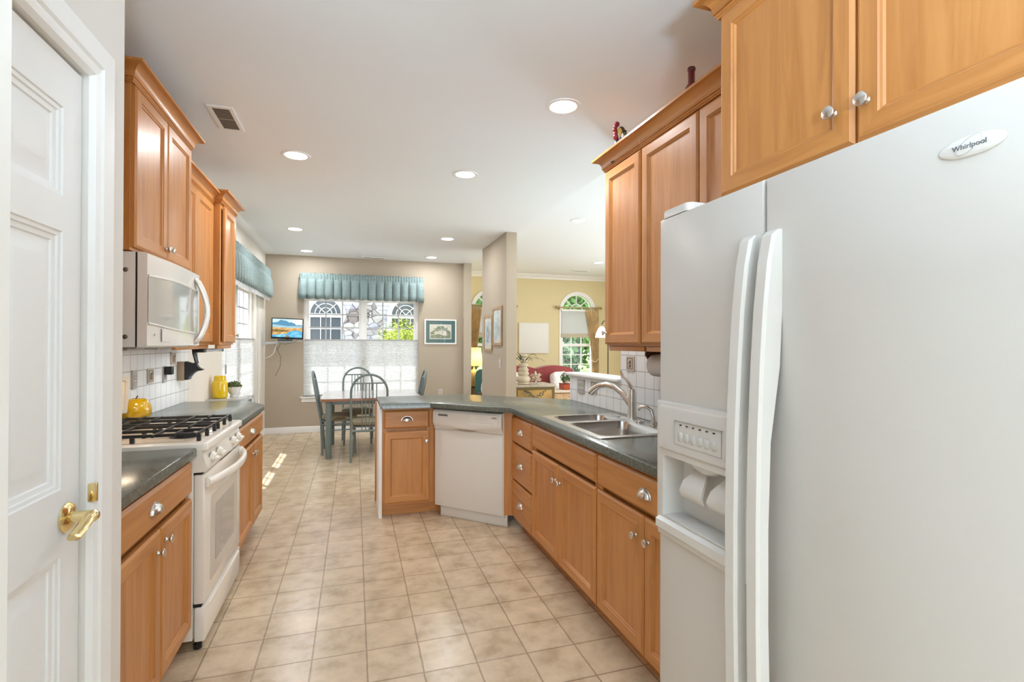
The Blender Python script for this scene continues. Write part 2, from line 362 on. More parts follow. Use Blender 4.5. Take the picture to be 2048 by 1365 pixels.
# ------------------------------------------------------------------ windows
grille_m = flat('grey_white_grille', (.50, .50, .50), .5)
def bars(b, x0, x1, z0, z1, cols, rows, y0, y1, wd=.018):
    for i in range(1, cols): x = x0 + (x1 - x0) * i / cols; b.box(x - wd / 2, x + wd / 2, y0, y1, z0, z1)
    for i in range(1, rows): z = z0 + (z1 - z0) * i / rows; b.box(x0, x1, y0 + .001, y1 - .001, z - wd / 2, z + wd / 2)
def make_window(name, loc, rot, W, Hh, cuts, cols=3, rows=3, depth=.07, sill=True):
    """local: x along the wall, y outwards, z up; cuts = unit limits along x"""
    root = bpy.data.objects.new(name, None); C.objects.link(root); root.location = loc; root.rotation_euler = (0, 0, rot); struct(root)
    b = MB(); t = .04
    b.box(0, W, 0, depth, 0, t); b.box(0, W, 0, depth, Hh - t, Hh); b.box(0, t, 0, depth, t, Hh - t); b.box(W - t, W, 0, depth, t, Hh - t)
    for a, c in zip(cuts[:-1], cuts[1:]): b.box(a[1], c[0], .005, depth, t, Hh - t)
    b.build('window_frame', white_paint, root)
    mid = Hh * .55
    for a0, a1 in cuts:
        x0, x1 = max(a0, t), min(a1, W - t)
        for z0, z1, y in ((mid - .02, Hh - t, .035), (t, mid + .02, .01)):
            s = MB(); k = .032
            s.box(x0, x1, y, y + .025, z0, z0 + k); s.box(x0, x1, y, y + .025, z1 - k, z1); s.box(x0, x0 + k, y, y + .025, z0 + k, z1 - k); s.box(x1 - k, x1, y, y + .025, z0 + k, z1 - k)
            so = s.build('sash', white_paint, root)
            g = MB(); bars(g, x0 + k, x1 - k, z0 + k, z1 - k, cols, rows, y + .008, y + .017); g.build('grille', grille_m, so)
            p = MB(); p.box(x0 + k, x1 - k, y + .0115, y + .0135, z0 + k, z1 - k); p.build('pane', glass, so)
    if sill:
        s = MB(); s.box(-.045, W + .045, -.085, 0, -.022, 0, .006); s.box(-.025, W + .025, -.062, -.045, -.085, -.022, .004); s.build('window_sill', white_paint, root)
    return root
make_window('window_1', (BW[0], 8.50, BW[2]), 0, BW[1] - BW[0], BW[3] - BW[2], [(0, .855), (.915, 1.77)])
make_window('window_2', (-1.35, LW[0], LW[2]), pi / 2, LW[1] - LW[0], LW[3] - LW[2], [(0, .86), (.99, 1.85)])
make_window('window_5', (1.70, -6.86, .20), pi, 3.56, 2.22, [(0, 1.75), (1.81, 3.56)], sill=False)
def arched_window(name, cx, r):
    root = bpy.data.objects.new(name, None); C.objects.link(root); root.location = (cx, 9.70, 0); struct(root)
    b = MB(); b.plate(arch_poly(0, r + .045, AZ0 - .02, AZ1), .025, [arch_poly(0, r - .03, AZ0 + .03, AZ1)], XZ(-.018)); b.plate(arch_poly(0, r, AZ0, AZ1), .06, [arch_poly(0, r - .035, AZ0 + .035, AZ1)], XZ(.05)); b.box(-r, r, .02, .10, AZ1 - .035, AZ1 + .03); b.build('window_frame', white_paint, root)
    mid = 1.36; g = MB()
    g.box(-r, r, .045, .085, mid - .03, mid + .03)
    bars(g, -r + .03, r - .03, AZ0 + .03, mid, 3, 3, .06, .072, .02); bars(g, -r + .03, r - .03, mid, AZ1 - .03, 3, 3, .06, .072, .02)
    n = 12; g.tube([(.14 * cos(pi * i / n), .066, AZ1 + .02 + .14 * sin(pi * i / n)) for i in range(n + 1)], .011, 6)
    for a in (45, 90, 135): g.tube([(.14 * cos(R(a)), .066, AZ1 + .02 + .14 * sin(R(a))), (r * cos(R(a)), .066, AZ1 + r * sin(R(a)))], .011, 6)
    g.build('grille', white_paint, root)
    MB().plate(arch_poly(0, r - .01, AZ0 + .01, AZ1), .003, T=XZ(.068)).build('pane', glass, root)
    return root
arched_window('window_3', *AW[0]); arched_window('window_4', *AW[1])

# ------------------------------------------------------------------ outdoors
lawn = flat('lawn', (.16, .27, .07), .95, var=.3, vscale=3)
concrete = flat('pale_concrete', (.42, .42, .43), .9, var=.06, vscale=2)
struct(MB().box(-40, 40, 15.2, 60, -.4, -.25).box(2.6, 40, 8.7, 15.2, -.4, -.25).build('ground', lawn))
struct(MB().box(-40, 2.6, 8.7, 15.2, -.4, -.25).build('bounce_ground_back', concrete)); struct(MB().box(-40, -1.6, -20, 8.7, -.4, -.25).build('bounce_ground_side', concrete))  # out of view, grey added to keep green bounce off the ceiling
eave_m = flat('white_soffit', (.8, .8, .8), .6)
struct(MB().box(-1.583, -1.44, 4, 9.2, 2.60, 2.72).build('roof_eave_side', eave_m))
struct(MB().box(-1.44, 1.75, 8.59, 9.10, 2.60, 2.72).build('roof_eave_back', eave_m))
struct(MB().box(1.75, 6.2, 9.84, 10.3, 2.95, 3.07).build('roof_eave_living', eave_m))
siding = flat('lilac_white_siding', (.68, .67, .74), .6)
def clapboards(b, x0, x1, z0, z1, T=None, p=.115):
    n = int((z1 - z0) / p); L = []
    for i in range(n):
        z = z0 + i * p; L += [[(x0, -.02, z), (x1, -.02, z)], [(x0, 0, z + p), (x1, 0, z + p)]]
    b.loops(L, T, (False, False), False)
house = thing('neighbour_house', 'pale lilac sided house seen through the dining window', 'house', (0, 14, -.25))
b = MB(); b.box(-7, 2.4, .02, .3, 0, 5.4); clapboards(b, -7, 2.4, 0, 5.4); b.build('siding_wall', siding, house, weld=False)
m_, nt_, b_ = nmat('field_stone'); v_ = coords(nt_, 'Object', 0, (1, 1, 1.25)); nz_ = noisetex(nt_, v_, 2.5, 2)
va_ = nt_.nodes.new('ShaderNodeVectorMath'); va_.operation = 'MULTIPLY_ADD'; va_.inputs[1].default_value = (.14, .14, .14); nt_.links.new(nz_.outputs['Color'], va_.inputs[0]); nt_.links.new(v_, va_.inputs[2])
vo1 = nt_.nodes.new('ShaderNodeTexVoronoi'); vo1.feature = 'DISTANCE_TO_EDGE'; vo1.inputs['Scale'].default_value = 5.5; nt_.links.new(va_.outputs[0], vo1.inputs['Vector'])
vo2 = nt_.nodes.new('ShaderNodeTexVoronoi'); vo2.inputs['Scale'].default_value = 5.5; nt_.links.new(va_.outputs[0], vo2.inputs['Vector'])
sx_ = nt_.nodes.new('ShaderNodeSeparateColor'); nt_.links.new(vo2.outputs['Color'], sx_.inputs[0])
c_ = ramp(nt_, sx_.outputs[0], [(.05, (.22, .17, .16)), (.35, (.38, .35, .35)), (.65, (.50, .46, .44)), (.95, (.31, .29, .36))])
mm_ = nt_.nodes.new('ShaderNodeMix'); mm_.data_type = 'RGBA'; nt_.links.new(ramp(nt_, vo1.outputs['Distance'], [(.02, (0, 0, 0)), (.07, (1, 1, 1))]), mm_.inputs[0]); mm_.inputs[6].default_value = (.05, .042, .042, 1); nt_.links.new(c_, mm_.inputs[7])
nt_.links.new(mm_.outputs[2], b_.inputs['Base Color']); b_.inputs['Roughness'].default_value = .9; bump(nt_, b_, vo1.outputs['Distance'], .6, .05)
MB().plate([(-.32, 0), (.76, 0), (.76, 2.05), (.46, 2.75), (.46, 5.4), (-.02, 5.4), (-.02, 2.75), (-.32, 2.05)], .5, T=XZ(-.52)).build('chimney', m_, house)
dark_pane = flat('dark_window_pane', (.10, .12, .14), .12)
for cx in (-.72, 1.32):
    f = MB().plate(arch_poly(cx, .50, 1.0, 2.38), .06, [arch_poly(cx, .37, 1.12, 2.40)], XZ(-.08)).box(cx - .40, cx + .40, -.09, -.02, 2.30, 2.40).build('window', white_paint, house)
    MB().plate(arch_poly(cx, .39, 1.1, 2.38), .01, T=XZ(-.045)).build('pane', dark_pane, f)
    g = MB(); bars(g, cx - .37, cx + .37, 1.12, 2.30, 3, 4, -.07, -.05, .02)
    for rr in (.15, .26): g.tube([(cx + rr * cos(pi * i / 12), -.06, 2.40 + rr * sin(pi * i / 12)) for i in range(13)], .012, 5)
    for a in (45, 135): g.tube([(cx, -.06, 2.40), (cx + .37 * cos(R(a)), -.06, 2.40 + .37 * sin(R(a)))], .012, 5)
    g.build('grille', white_paint, f)
sidehouse = thing('side_house', 'white sided house wall beyond the left window', 'house', (-5.2, 0, -.25))
b = MB(); b.box(-.3, -.02, 3, 13, 0, 3.2); clapboards(b, -13, -3, 0, 3.2, RZ(-pi / 2)); b.build('siding_wall', flat('white_siding', (.8, .8, .82), .6), sidehouse, weld=False)
def leaf_cloud(c, r, n, size, seed, lump=.25):
    rnd = random.Random(seed); b = MB()
    for i in range(n):
        d = Vector((rnd.gauss(0, 1), rnd.gauss(0, 1), rnd.gauss(0, 1))).normalized()
        k = 1 + lump * noise.noise(d * 2.6 + Vector((seed, 0, 0))) + lump * .5 * noise.noise(d * 6.0 + Vector((0, seed, 0))); k *= rnd.uniform(.80, 1.03)
        p = Vector((c[0] + d.x * r[0] * k, c[1] + d.y * r[1] * k, c[2] + d.z * r[2] * k))
        nrm = (d + Vector((rnd.gauss(0, .5), rnd.gauss(0, .5), rnd.gauss(0, .5) + .2))).normalized()
        q = nrm.to_track_quat('Z', 'Y'); s = size * rnd.uniform(.6, 1.3); a = rnd.uniform(0, 6.28); ca, sa = cos(a), sin(a)
        vs = [p + q @ Vector((ca * x - sa * y, sa * x + ca * y, 0)) * s for x, y in ((-1, 0), (0, -.5), (1, 0), (0, .5))]
        b.add(vs, [(0, 1, 2, 3)])
    return b
def leafm(name, a, c): return flat(name, tuple((x + y) / 2 for x, y in zip(a, c)), .7, var=.55, vscale=5)
shrub_leaf = leafm('bright_shrub_leaves', (.20, .26, .02), (.36, .42, .05))
sh = thing('round_shrub', 'rounded bright yellow green shrub outside the dining window', 'shrub', (1.10, 12.3, -.25))
bb = leaf_cloud((0, 0, 1.45), (.62, .62, .72), 4200, .035, 3); bb.sup((0, 0, 1.45), (.48, .48, .56), 1, 16, 10); bb.build('foliage', shrub_leaf, sh, weld=False)
MB().cyl((0, 0, 0), (0, 0, 1.2), .06).build('stem', DARKWOOD, sh)
tl = [leafm('tree_leaves_a', (.07, .15, .04), (.20, .34, .10)), leafm('tree_leaves_b', (.05, .10, .05), (.12, .20, .08)), leafm('tree_leaves_c', (.16, .26, .06), (.34, .48, .16))]
for i, (x, y, h, rr, k, lb) in enumerate([(3.9, 20.5, 3.0, 1.8, 0, 'leafy green tree beyond the arched window with the table lamp'), (8.8, 20.8, 3.2, 1.9, 0, 'mid green tree in the middle of the arched window beside the curtain rod'), (9.2, 16.6, 1.0, .9, 1, 'low dark green tree at the right of the far lawn'), (6.7, 16.6, 1.0, .9, 1, 'low dark tree at the left of the far lawn'), (11.2, 27, 5.5, 2.8, 2, 'tall light green tree behind the other trees')]):
    t = thing('garden_tree', lb, 'tree', (x, y, -.25), 0, 'trees beyond the living room windows')
    f = leaf_cloud((0, 0, h), (rr, rr, h * .78), 3600, .17, 10 + i, .4); f.sup((0, 0, h), (rr * .7, rr * .7, h * .58), 1, 14, 8); f.build('crown', tl[k], t, weld=False)
    MB().cyl((0, 0, 0), (0, 0, h), .16, r2=.08).build('trunk', DARKWOOD, t)

# ------------------------------------------------------------------ cabinet builder (local: x to the viewer's right, y into the cabinet, z up, face frame at y=0)
DOORP = [(0, 0), (0, -.013), (.010, -.020), (.052, -.020), (.055, -.016), (.060, -.014), (.064, -.009), (.068, -.009)]
DRAWP = [(0, 0), (0, -.010), (.013, -.020), (.016, -.020)]
def knob_mb():
    b = MB(); b.lathe([(.007, 0), (.0085, .001), (.006, .004), (.0055, .011), (.010, .016), (.0155, .019), (.0165, .0215), (.0155, .024), (.010, .0262), (.003, .027)], 20, RX(pi / 2)); return b
def cup_mb():
    b = MB(); a, h, d = .043, .034, .026; n, m = 18, 8; L = []
    for s, k in ((1, 0), (.90, 1)):
        for j in range(m + 1):
            v = pi / 2 * j / m; vv = v if not k else pi / 2 - v
            L.append([(a * s * cos(pi * i / n), -d * s * sin(pi * i / n) * sin(vv), h * s * sin(pi * i / n) * cos(vv)) for i in range(n + 1)])
    b.loops(L, None, (False, False), False)
    b.tube([(a * 1.04 * cos(pi * i / n), -.0015, h * 1.05 * sin(pi * i / n)) for i in range(n + 1)], .0032, 6); return b
KNOB = knob_mb().build('knob', nickel); CUP = cup_mb().build('cup_pull', nickel)
used = {'k': 0, 'c': 0}
def put(proto, key, parent, loc):
    o = proto if not used[key] else proto.copy()
    if used[key]: C.objects.link(o)
    used[key] = 1; o.parent = parent; o.location = loc; return o
def door(root, x0, x1, z0, z1, knob=None):
    o = MB().panel(x0, x1, z0, z1, DOORP).build('door', WOOD, root, sharp=20, weld=True)
    if knob: put(KNOB, 'k', o, (knob[0], -.020, knob[1]))
    return o
def drawer(root, x0, x1, z0, z1, pull=True):
    o = MB().panel(x0, x1, z0, z1, DRAWP, mv=0, mh=0).build('drawer', [WH], root, sharp=20, weld=True)
    if pull: put(CUP, 'c', o, ((x0 + x1) / 2, -.020, (z0 + z1) / 2 - .012))
    return o
def crown(root, W, D, z, left=True, right=True, dl=None):
    prof = [(0, 0), (.011, 0), (.013, .003), (.011, .006), (.015, .008), (.017, .011), (.015, .014), (.020, .015), (.020, .021)] + [(.021 + .034 * (1 - cos(t)), .022 + .034 * sin(t)) for t in [pi / 2 * i / 6 for i in range(7)]] + [(.059, .056), (.059, .066), (0, .066)]
    prof = [(a * 1.15, c * 1.2) for a, c in prof]
    b = MB(); L = []
    for o, dz in prof:
        l = []
        if left: l += [(-o, D, z + dz), (-o, -o, z + dz)]
        else: l += [(0, -o, z + dz)]
        if right: l += [(W + o, -o, z + dz), (W + o, D, z + dz)]
        else: l += [(W, -o, z + dz)]
        L.append(l)
    b.loops(L, None, (False, False), False); return b.build('crown_moulding', [WH], root, sharp=25)
def cabinet(name, label, loc, rot, W, D, z0, z1, group, toe=False, rail=False, ff=.04, open_top=None):
    r = thing(name, label, 'cabinet', loc, rot, group)
    b = MB(); zb = .10 if toe else z0
    b.box(0, W, .0201, D, zb, open_top or z1); b.box(0, ff, 0, .02, zb, z1); b.box(W - ff, W, 0, .02, zb, z1); b.box(ff, W - ff, 0, .02, zb, zb + ff * .6, mi=1); b.box(ff, W - ff, 0, .02, z1 - ff, z1, mi=1)
    b.build('carcass', WOOD, r)
    if toe: MB().box(0, W, .075, .09, 0, .10).build('toe_kick', [WH], r)
    if rail: MB().box(.01, W - .01, .01, .03, z0 - .028, z0, .004).build('light_rail', [WH], r)
    return r
BG = 'cherry base cabinets'; UG = 'cherry wall cabinets'
# left run
c = cabinet('base_cabinet', 'cherry base cabinet between the white pantry door and the range', (-.705, 1.665, 0), pi / 2, .918, .585, 0, .875, BG, True)
drawer(c, .015, .905, .715, .855); door(c, .015, .527, .115, .692, (.487, .615)); door(c, .533, .905, .115, .692, (.572, .635))
c = cabinet('base_cabinet', 'cherry base cabinet past the range at the end of the left counter', (-.685, 3.345, 0), pi / 2, .915, .605, 0, .875, BG, True)
drawer(c, .015, .90, .715, .855); door(c, .015, .527, .115, .692, (.497, .625)); door(c, .533, .90, .115, .692, (.565, .625))
c = cabinet('wall_cabinet', 'cherry wall cabinet beside the pantry wall, mostly hidden behind the white wall edge', (-.98, 1.70, 0), pi / 2, .855, .315, 1.37, 2.37, UG)
door(c, .01, .42, 1.385, 2.345); door(c, .43, .845, 1.385, 2.345)
c = cabinet('wall_cabinet', 'cherry wall cabinet above the microwave, taller than its neighbours', (-.925, 2.557, 0), pi / 2, .80, .37, 1.785, 2.515, UG)
door(c, .012, .397, 1.80, 2.50, (.372, 1.855)); door(c, .403, .788, 1.80, 2.50, (.428, 1.855)); crown(c, .80, .37, 2.505)
c = cabinet('wall_cabinet', 'cherry wall cabinet right behind the microwave handle, set back and lower', (-.98, 3.358, 0), pi / 2, .712, .315, 1.37, 2.385, UG, rail=True)
door(c, .01, .31, 1.385, 2.37); door(c, .316, .70, 1.385, 2.37, (.345, 1.445)); crown(c, .712, .315, 2.372, False, False)
c = cabinet('wall_cabinet', 'narrow cherry end cabinet standing proud beside the left window', (-.925, 4.071, 0), pi / 2, .43, .37, 1.37, 2.40, UG, rail=True)
door(c, .075, .42, 1.385, 2.385, (.405, 1.445)); crown(c, .43, .37, 2.388)
# right run
c = cabinet('drawer_cabinet', 'cherry cabinet of three stacked drawers beside the dishwasher', (1.14, 3.62, 0), -pi / 2, .46, .60, 0, .875, BG, True)
for z0, z1 in ((.66, .848), (.385, .648), (.105, .373)): drawer(c, .012, .452, z0, z1)
MB().plate([(-.024, -.064), (-.018, -.068), (.008, -.016), (.008, .004), (-.024, .02)], .775, T=TR(0, 0, .10)).build('filler_strip', [WV], c)
c = cabinet('sink_cabinet', 'cherry double door cabinet below the steel sink', (1.14, 3.159, 0), -pi / 2, .932, .60, 0, .875, BG, True, open_top=.68)
drawer(c, .008, .926, .705, .852, False); door(c, .008, .452, .115, .685, (.420, .590)); door(c, .458, .926, .115, .685, (.490, .590))
c = cabinet('base_cabinet', 'cherry base cabinet partly behind the white refrigerator', (1.14, 2.226, 0), -pi / 2, .88, .60, 0, .875, BG, True)
drawer(c, .008, .862, .705, .852); door(c, .008, .420, .115, .685, (.368, .592)); door(c, .426, .862, .115, .685, (.462, .592))
c = cabinet('wall_cabinet', 'single door cherry wall cabinet at the open end of the right wall', (1.40, 2.645, 0), -pi / 2, .39, .345, 1.375, 2.40, UG, rail=True)
door(c, .008, .384, 1.385, 2.378, (.030, 1.450)); crown(c, .39, .345, 2.386, True, False)
c = cabinet('wall_cabinet', 'double door cherry wall cabinet next to the refrigerator top', (1.40, 2.254, 0), -pi / 2, .89, .345, 1.375, 2.40, UG, rail=True)
door(c, .006, .448, 1.385, 2.378); door(c, .454, .884, 1.385, 2.378); crown(c, .89, .345, 2.386, False, False)
c = cabinet('wall_cabinet', 'deep cherry cabinet above the white refrigerator', (1.14, 1.362, 0), -pi / 2, .94, .605, 1.835, 2.46, UG)
door(c, .006, .464, 1.86, 2.446, (.415, 1.952)); door(c, .470, .934, 1.86, 2.446, (.498, 1.948)); crown(c, .94, .605, 2.446)
# peninsula
c = cabinet('base_cabinet', 'narrow cherry cabinet at the end of the peninsula, one drawer over one door', (.212, 4.12, 0), 0, .385, .40, 0, .875, BG, True)
drawer(c, .010, .368, .708, .852); door(c, .010, .370, .115, .682, (.345, .600))
MB().plate([(.385, 0), (.408, 0), (.440, -.028), (.448, -.02), (.412, .018), (.385, .018)], .775, T=TR(0, 0, .10)).build('filler_strip', [WV], c)
MB().plate([(.385, .075), (.440, .075), (.475, .02), (.482, .026), (.445, .09), (.385, .09)], .10).build('filler_base', [WH], c)
e = MB(); e.box(-.028, -.001, 0, .44, 0, .875, .003); e.build('end_panel', white_paint, c)['label'] = 'white end panel'
MB().box(-.040, -.0285, .40, .46, .02, .875).build('back_edge', [WV], c)
MB().box(-.028, 1.2, .44, .46, 0, .875).build('back_panel', [WV], c)

# ------------------------------------------------------------------ countertops
def counter(name, label, poly, holes=()):
    o = MB().plate(poly, .038, holes, TR(0, 0, .876), .006).build(name, laminate, sharp=28); tag(o, label, 'countertop', 'green grey countertops'); return o
counter('countertop', 'green grey laminate countertop between the pantry wall and the range', [(-1.292, 1.662), (-.675, 1.662), (-.675, 2.586), (-1.292, 2.586)])
counter('countertop', 'green grey laminate countertop past the range with a clipped far corner', [(-1.292, 3.338), (-.655, 3.338), (-.655, 4.25), (-.845, 4.60), (-1.292, 4.62)])
SK = [(1.175, 2.275), (1.63, 2.275), (1.63, 3.035), (1.175, 3.035)]
counter('countertop', 'long green grey laminate countertop around the sink and peninsula', [(1.10, 1.37), (1.738, 1.37), (1.738, 3.95), (1.05, 4.545), (.98, 4.61), (.192, 4.615), (.192, 4.07), (.205, 4.03), (.572, 4.005), (1.092, 3.535), (1.10, 3.50)], [SK])

# ------------------------------------------------------------------ sink, faucet
s = thing('kitchen_sink', 'stainless steel double bowl sink set in the right countertop', 'sink', (0, 0, .914))
b = MB(); x0, x1, y0, y1 = 1.152, 1.66, 2.252, 3.062
def rrect(x0, x1, y0, y1, r, n=5):
    P = []
    for cx, cy, a0 in ((x1 - r, y0 + r, -90), (x1 - r, y1 - r, 0), (x0 + r, y1 - r, 90), (x0 + r, y0 + r, 180)):
        P += [(cx + r * cos(R(a0 + 90 * i / n)), cy + r * sin(R(a0 + 90 * i / n))) for i in range(n + 1)]
    return P
B1 = (1.195, 1.575, 2.30, 2.735); B2 = (1.205, 1.565, 2.785, 3.02)
b.plate(rrect(x0, x1, y0, y1, .02), .006, [rrect(*B1, .05), rrect(*B2, .05)], c=.003); b.build('rim', steel, s)
for bw, dp in ((B1, .19), (B2, .17)):
    q = MB(); L = []
    for i, (ins, z) in enumerate([(0, .006), (.004, -.004), (.010, -.05), (.016, -dp + .035), (.024, -dp + .012), (.045, -dp)]):
        L.append([(x, y, z) for x, y in rrect(bw[0] + ins, bw[1] - ins, bw[2] + ins, bw[3] - ins, .05)])
    q.loops(L, None, (False, True)); cx, cy = (bw[0] + bw[1]) / 2, (bw[2] + bw[3]) / 2
    o = q.build('bowl', steel, s); MB().lathe([(.045, -dp + .001), (.045, -dp + .003), (.03, -dp + .002), (.028, -dp + .0015)], 20, TR(cx, cy, 0)).build('drain', chrome, o)
MB().lathe([(.02, .006), (.021, .009), (.012, .010)], 20, TR(1.618, 2.905, 0)).build('hole_cover', chrome, s)
f = thing('kitchen_faucet', 'brushed metal pull-out faucet with a tall lever behind the sink', 'faucet', (1.622, 2.74, .92))
b = MB(); b.loops([[(x, y, z) for x, y in rrect(-.03 + i, .03 - i, -.11 + i, .11 - i, .027)] for i, z in ((0, 0), (0, .006), (.006, .012))]); b.build('base_plate', chrome, f)
b = MB(); b.lathe([(.027, .012), (.025, .03), (.024, .10), (.026, .15), (.021, .19), (.012, .198)], 20); b.build('body', nickel, f)
b = MB(); b.tube([(-.005, .012, .10), (-.03, .06, .16), (-.055, .115, .195), (-.08, .175, .205), (-.105, .225, .195), (-.125, .262, .172), (-.135, .285, .148)], [.021, .019, .018, .0185, .019, .021, .022], 14); b.tube([(-.135, .285, .150), (-.138, .292, .141)], [.0225, .021], 14); b.build('spout', nickel, f)
b = MB(); b.tube([(0, -.005, .185), (-.012, .012, .225), (-.022, .035, .25), (-.03, .055, .262), (-.034, .066, .285), (-.036, .070, .30)], [.016, .013, .011, .011, .009, .007], 10, sec=(.7, 1.2)); b.build('lever', nickel, f)
f = thing('soap_dispenser', 'small curved metal soap dispenser beside the faucet', 'dispenser', (1.63, 2.52, .92))
b = MB(); b.lathe([(.022, 0), (.022, .006), (.012, .012), (.011, .05)], 18); b.build('base', nickel, f)
b = MB(); b.tube([(0, 0, .045), (-.005, .01, .085), (-.02, .035, .103), (-.038, .07, .10), (-.045, .085, .083)], .010, 10); b.build('spout', nickel, f)

# ------------------------------------------------------------------ gas range
g = thing('gas_range', 'bisque gas range with black cast iron grates between the left counters', 'range', (-.645, 2.592, 0), pi / 2); W = .742
b = MB(); b.box(.004, W - .004, .045, .64, .045, .895, .003); b.build('body', bisque, g)
b = MB(); b.plate(rrect(-.002, W + .002, -.012, .645, .018), .032, T=TR(0, 0, .900), c=.012); b.build('cooktop', bisque, g)
b = MB(); b.plate(rrect(.05, W - .05, .07, .60, .03), .0012, T=TR(0, 0, .932)); b.build('burner_deck', flat('deck_enamel', (.78, .66, .52), .18), g)
b = MB(); b.loops([[(x, -.004, .80), (x, -.012, .815), (x, .012, .899), (x, .05, .899), (x, .05, .80)] for x in (.002, W - .002)]); b.build('control_panel', bisque, g)
for x in (.10, .225, .515, .64):
    k = MB(); T = TR(x, -.002, .852) @ RX(R(106)); k.lathe([(.026, 0), (.025, .006), (.021, .010), (.019, .022), (.005, .023)], 20, T); k.box(-.021, .021, -.007, .007, .018, .038, .004, T); k.build('knob', bisque_mat, g)
    k = MB(); k.lathe([(.029, -.001), (.029, .001)], 20, T); k.build('dial_ring', flat('grey_ring', (.45, .41, .36), .5), g)
# oven door with vent slots, window and bowed handle
d = MB(); d.box(.006, W - .006, -.002, .042, .205, .788, .006); dd = d.build('oven_door', bisque, g)
MB().plate(rrect(.10, W - .10, .27, .665, .012), .004, T=XZ(-.0055)).build('door_glass', flat('oven_glass_border', (.60, .56, .50), .08, coat=.6), dd)
MB().plate(rrect(.175, W - .175, .335, .61, .01), .002, T=XZ(-.0070)).build('oven_window', flat('oven_window_glass', (.34, .33, .33), .06, coat=.8), dd)
v = MB()
for i in range(4):
    z = .784 + i * .0; v.box(.30, .52, .003 + i * .008, .007 + i * .008, .7865, .7885)
v.build('vent_slots', darkgap, dd)
h = MB(); n = 22
h.tube([(.012 + (W - .024) * i / n, -.012 - .062 * sin(pi * i / n) ** .75, .752 + .004 * sin(pi * i / n)) for i in range(n + 1)], .017, 12, sec=(1.25, .75))
h.box(.006, .04, -.02, .0, .728, .776, .005); h.box(W - .04, W - .006, -.02, 0, .728, .776, .005); h.build('oven_handle', bisque, dd)
d = MB(); d.box(.006, W - .006, -.004, .04, .035, .190, .008); dr = d.build('storage_drawer', bisque, g)
MB().loops([[(x, -.0045, .165), (x, -.011, .172), (x, -.011, .180), (x, -.0045, .186)] for x in (.06, W - .06)]).build('drawer_lip', bisque, dr)
for z0_, z1_ in ((.19, .206), (.787, .80)): MB().box(.012, W - .012, .012, .045, z0_, z1_).build('shadow_gap', darkgap, g)
for x in (.03, W - .03):
    for y in (.03, .60): MB().lathe([(.018, 0), (.018, .02), (.010, .024), (.010, .046)], 14, TR(x, y, 0)).build('foot', black, g)
for bx, by, rr in ((.20, .13, .045), (.20, .465, .036), (.542, .13, .036), (.542, .465, .045)):
    q = MB(); q.lathe([(rr * 1.5, .9332), (rr * 1.35, .934), (rr * 1.3, .9345)], 24, TR(bx, by, 0)); q.lathe([(rr, .934), (rr, .944), (rr * .9, .947)], 24, TR(bx, by, 0)); q.lathe([(rr * .8, .947), (rr * .8, .953), (rr * .7, .956), (.004, .957)], 24, TR(bx, by, 0)); q.build('burner', iron, g)
def bar(b, p, q, w=.010, hh=.014, z=.972):
    p, q = Vector(p), Vector(q); d = (q - p).normalized(); nn = Vector((-d.y, d.x)) * w / 2
    P = [(p.x + nn.x, p.y + nn.y), (q.x + nn.x, q.y + nn.y), (q.x - nn.x, q.y - nn.y), (p.x - nn.x, p.y - nn.y)]
    b.plate(P, hh, T=TR(0, 0, z - hh), c=.002)
for x0, x1 in ((.035, .365), (.377, .707)):
    q = MB(); y0, y1 = .045, .548
    for y in (y0, .215, .385, y1): bar(q, (x0, y), (x1, y), .009, .012)
    for x in (x0 + .03, (x0 + x1) / 2, x1 - .03): bar(q, (x, y0 - .012), (x, y1 + .012))
    for y in (.13, .465):
        for sgn, xe in ((1, x0), (-1, x1)): bar(q, (xe, y), (xe + sgn * .115, y), .009, .012, .976)
    for x in (x0 + .03, (x0 + x1) / 2, x1 - .03):
        for y in (y0 - .006, .30, y1 + .006): q.plate([(x - .007, y - .008), (x + .007, y - .008), (x + .007, y + .008), (x - .007, y + .008)], .028, T=TR(0, 0, .9335))
    q.build('grate', iron, g)

# ------------------------------------------------------------------ over-range microwave
g = thing('microwave', 'white over-range microwave with a bowed handle, hung above the range', 'microwave', (-.872, 2.572, 1.365), pi / 2); W, HH = .775, .415
b = MB(); b.box(0, W, .033, .415, 0, HH, .004); b.build('case', mw_white, g)
b = MB(); b.box(-.001, W + .001, .0285, .0345, .002, HH - .002); b.build('seam', darkgap, g)
b = MB(); n = 10; L = []
for z, dy in ((.0, .012), (.006, .0), (HH - .006, .0), (HH, .010)):
    l = []
    for i in range(n + 1): l.append((W * i / n, -.006 - .016 * sin(pi * (i / n) * .92 + .15) + dy, z))
    l += [(W, .028, z), (0, .028, z)]; L.append(l)
b.loops(L); dd = b.build('door', mw_white, g, sharp=30)
def yf(x): return -.006 - .016 * sin(pi * (x / W) * .92 + .15)
def zt(x): t = x / W; return HH * (.745 + .035 * sin(pi * t * .8) - .035 * t * t)
def zb(x): t = x / W; return HH * (.262 - .075 * sin(pi * min(t, 1) * .55))
b = MB(); n = 16; xs = [.004 + (.715 - .004) * i / n for i in range(n + 1)]
lo = [(x, zb(x)) for x in xs]; hi = [(x, zt(x)) for x in xs]
vs = [(x, yf(x) - .003, z) for x, z in lo] + [(x, yf(x) - .003, z) for x, z in hi]
b.add(vs, [(i, i + 1, n + 2 + i, n + 1 + i) for i in range(n)])
b.build('window', flat('microwave_window', (.50, .49, .46), .05, coat=1.0), dd)
b = MB(); b.tube([(x, yf(x) - .003, z + .004) for x, z in hi], .0065, 8, sec=(1, .7)); b.tube([(x, yf(x) - .003, z - .003) for x, z in lo], .005, 8, sec=(1, .7)); b.build('window_trim', mw_white, dd)
b = MB(); n = 18; L = []
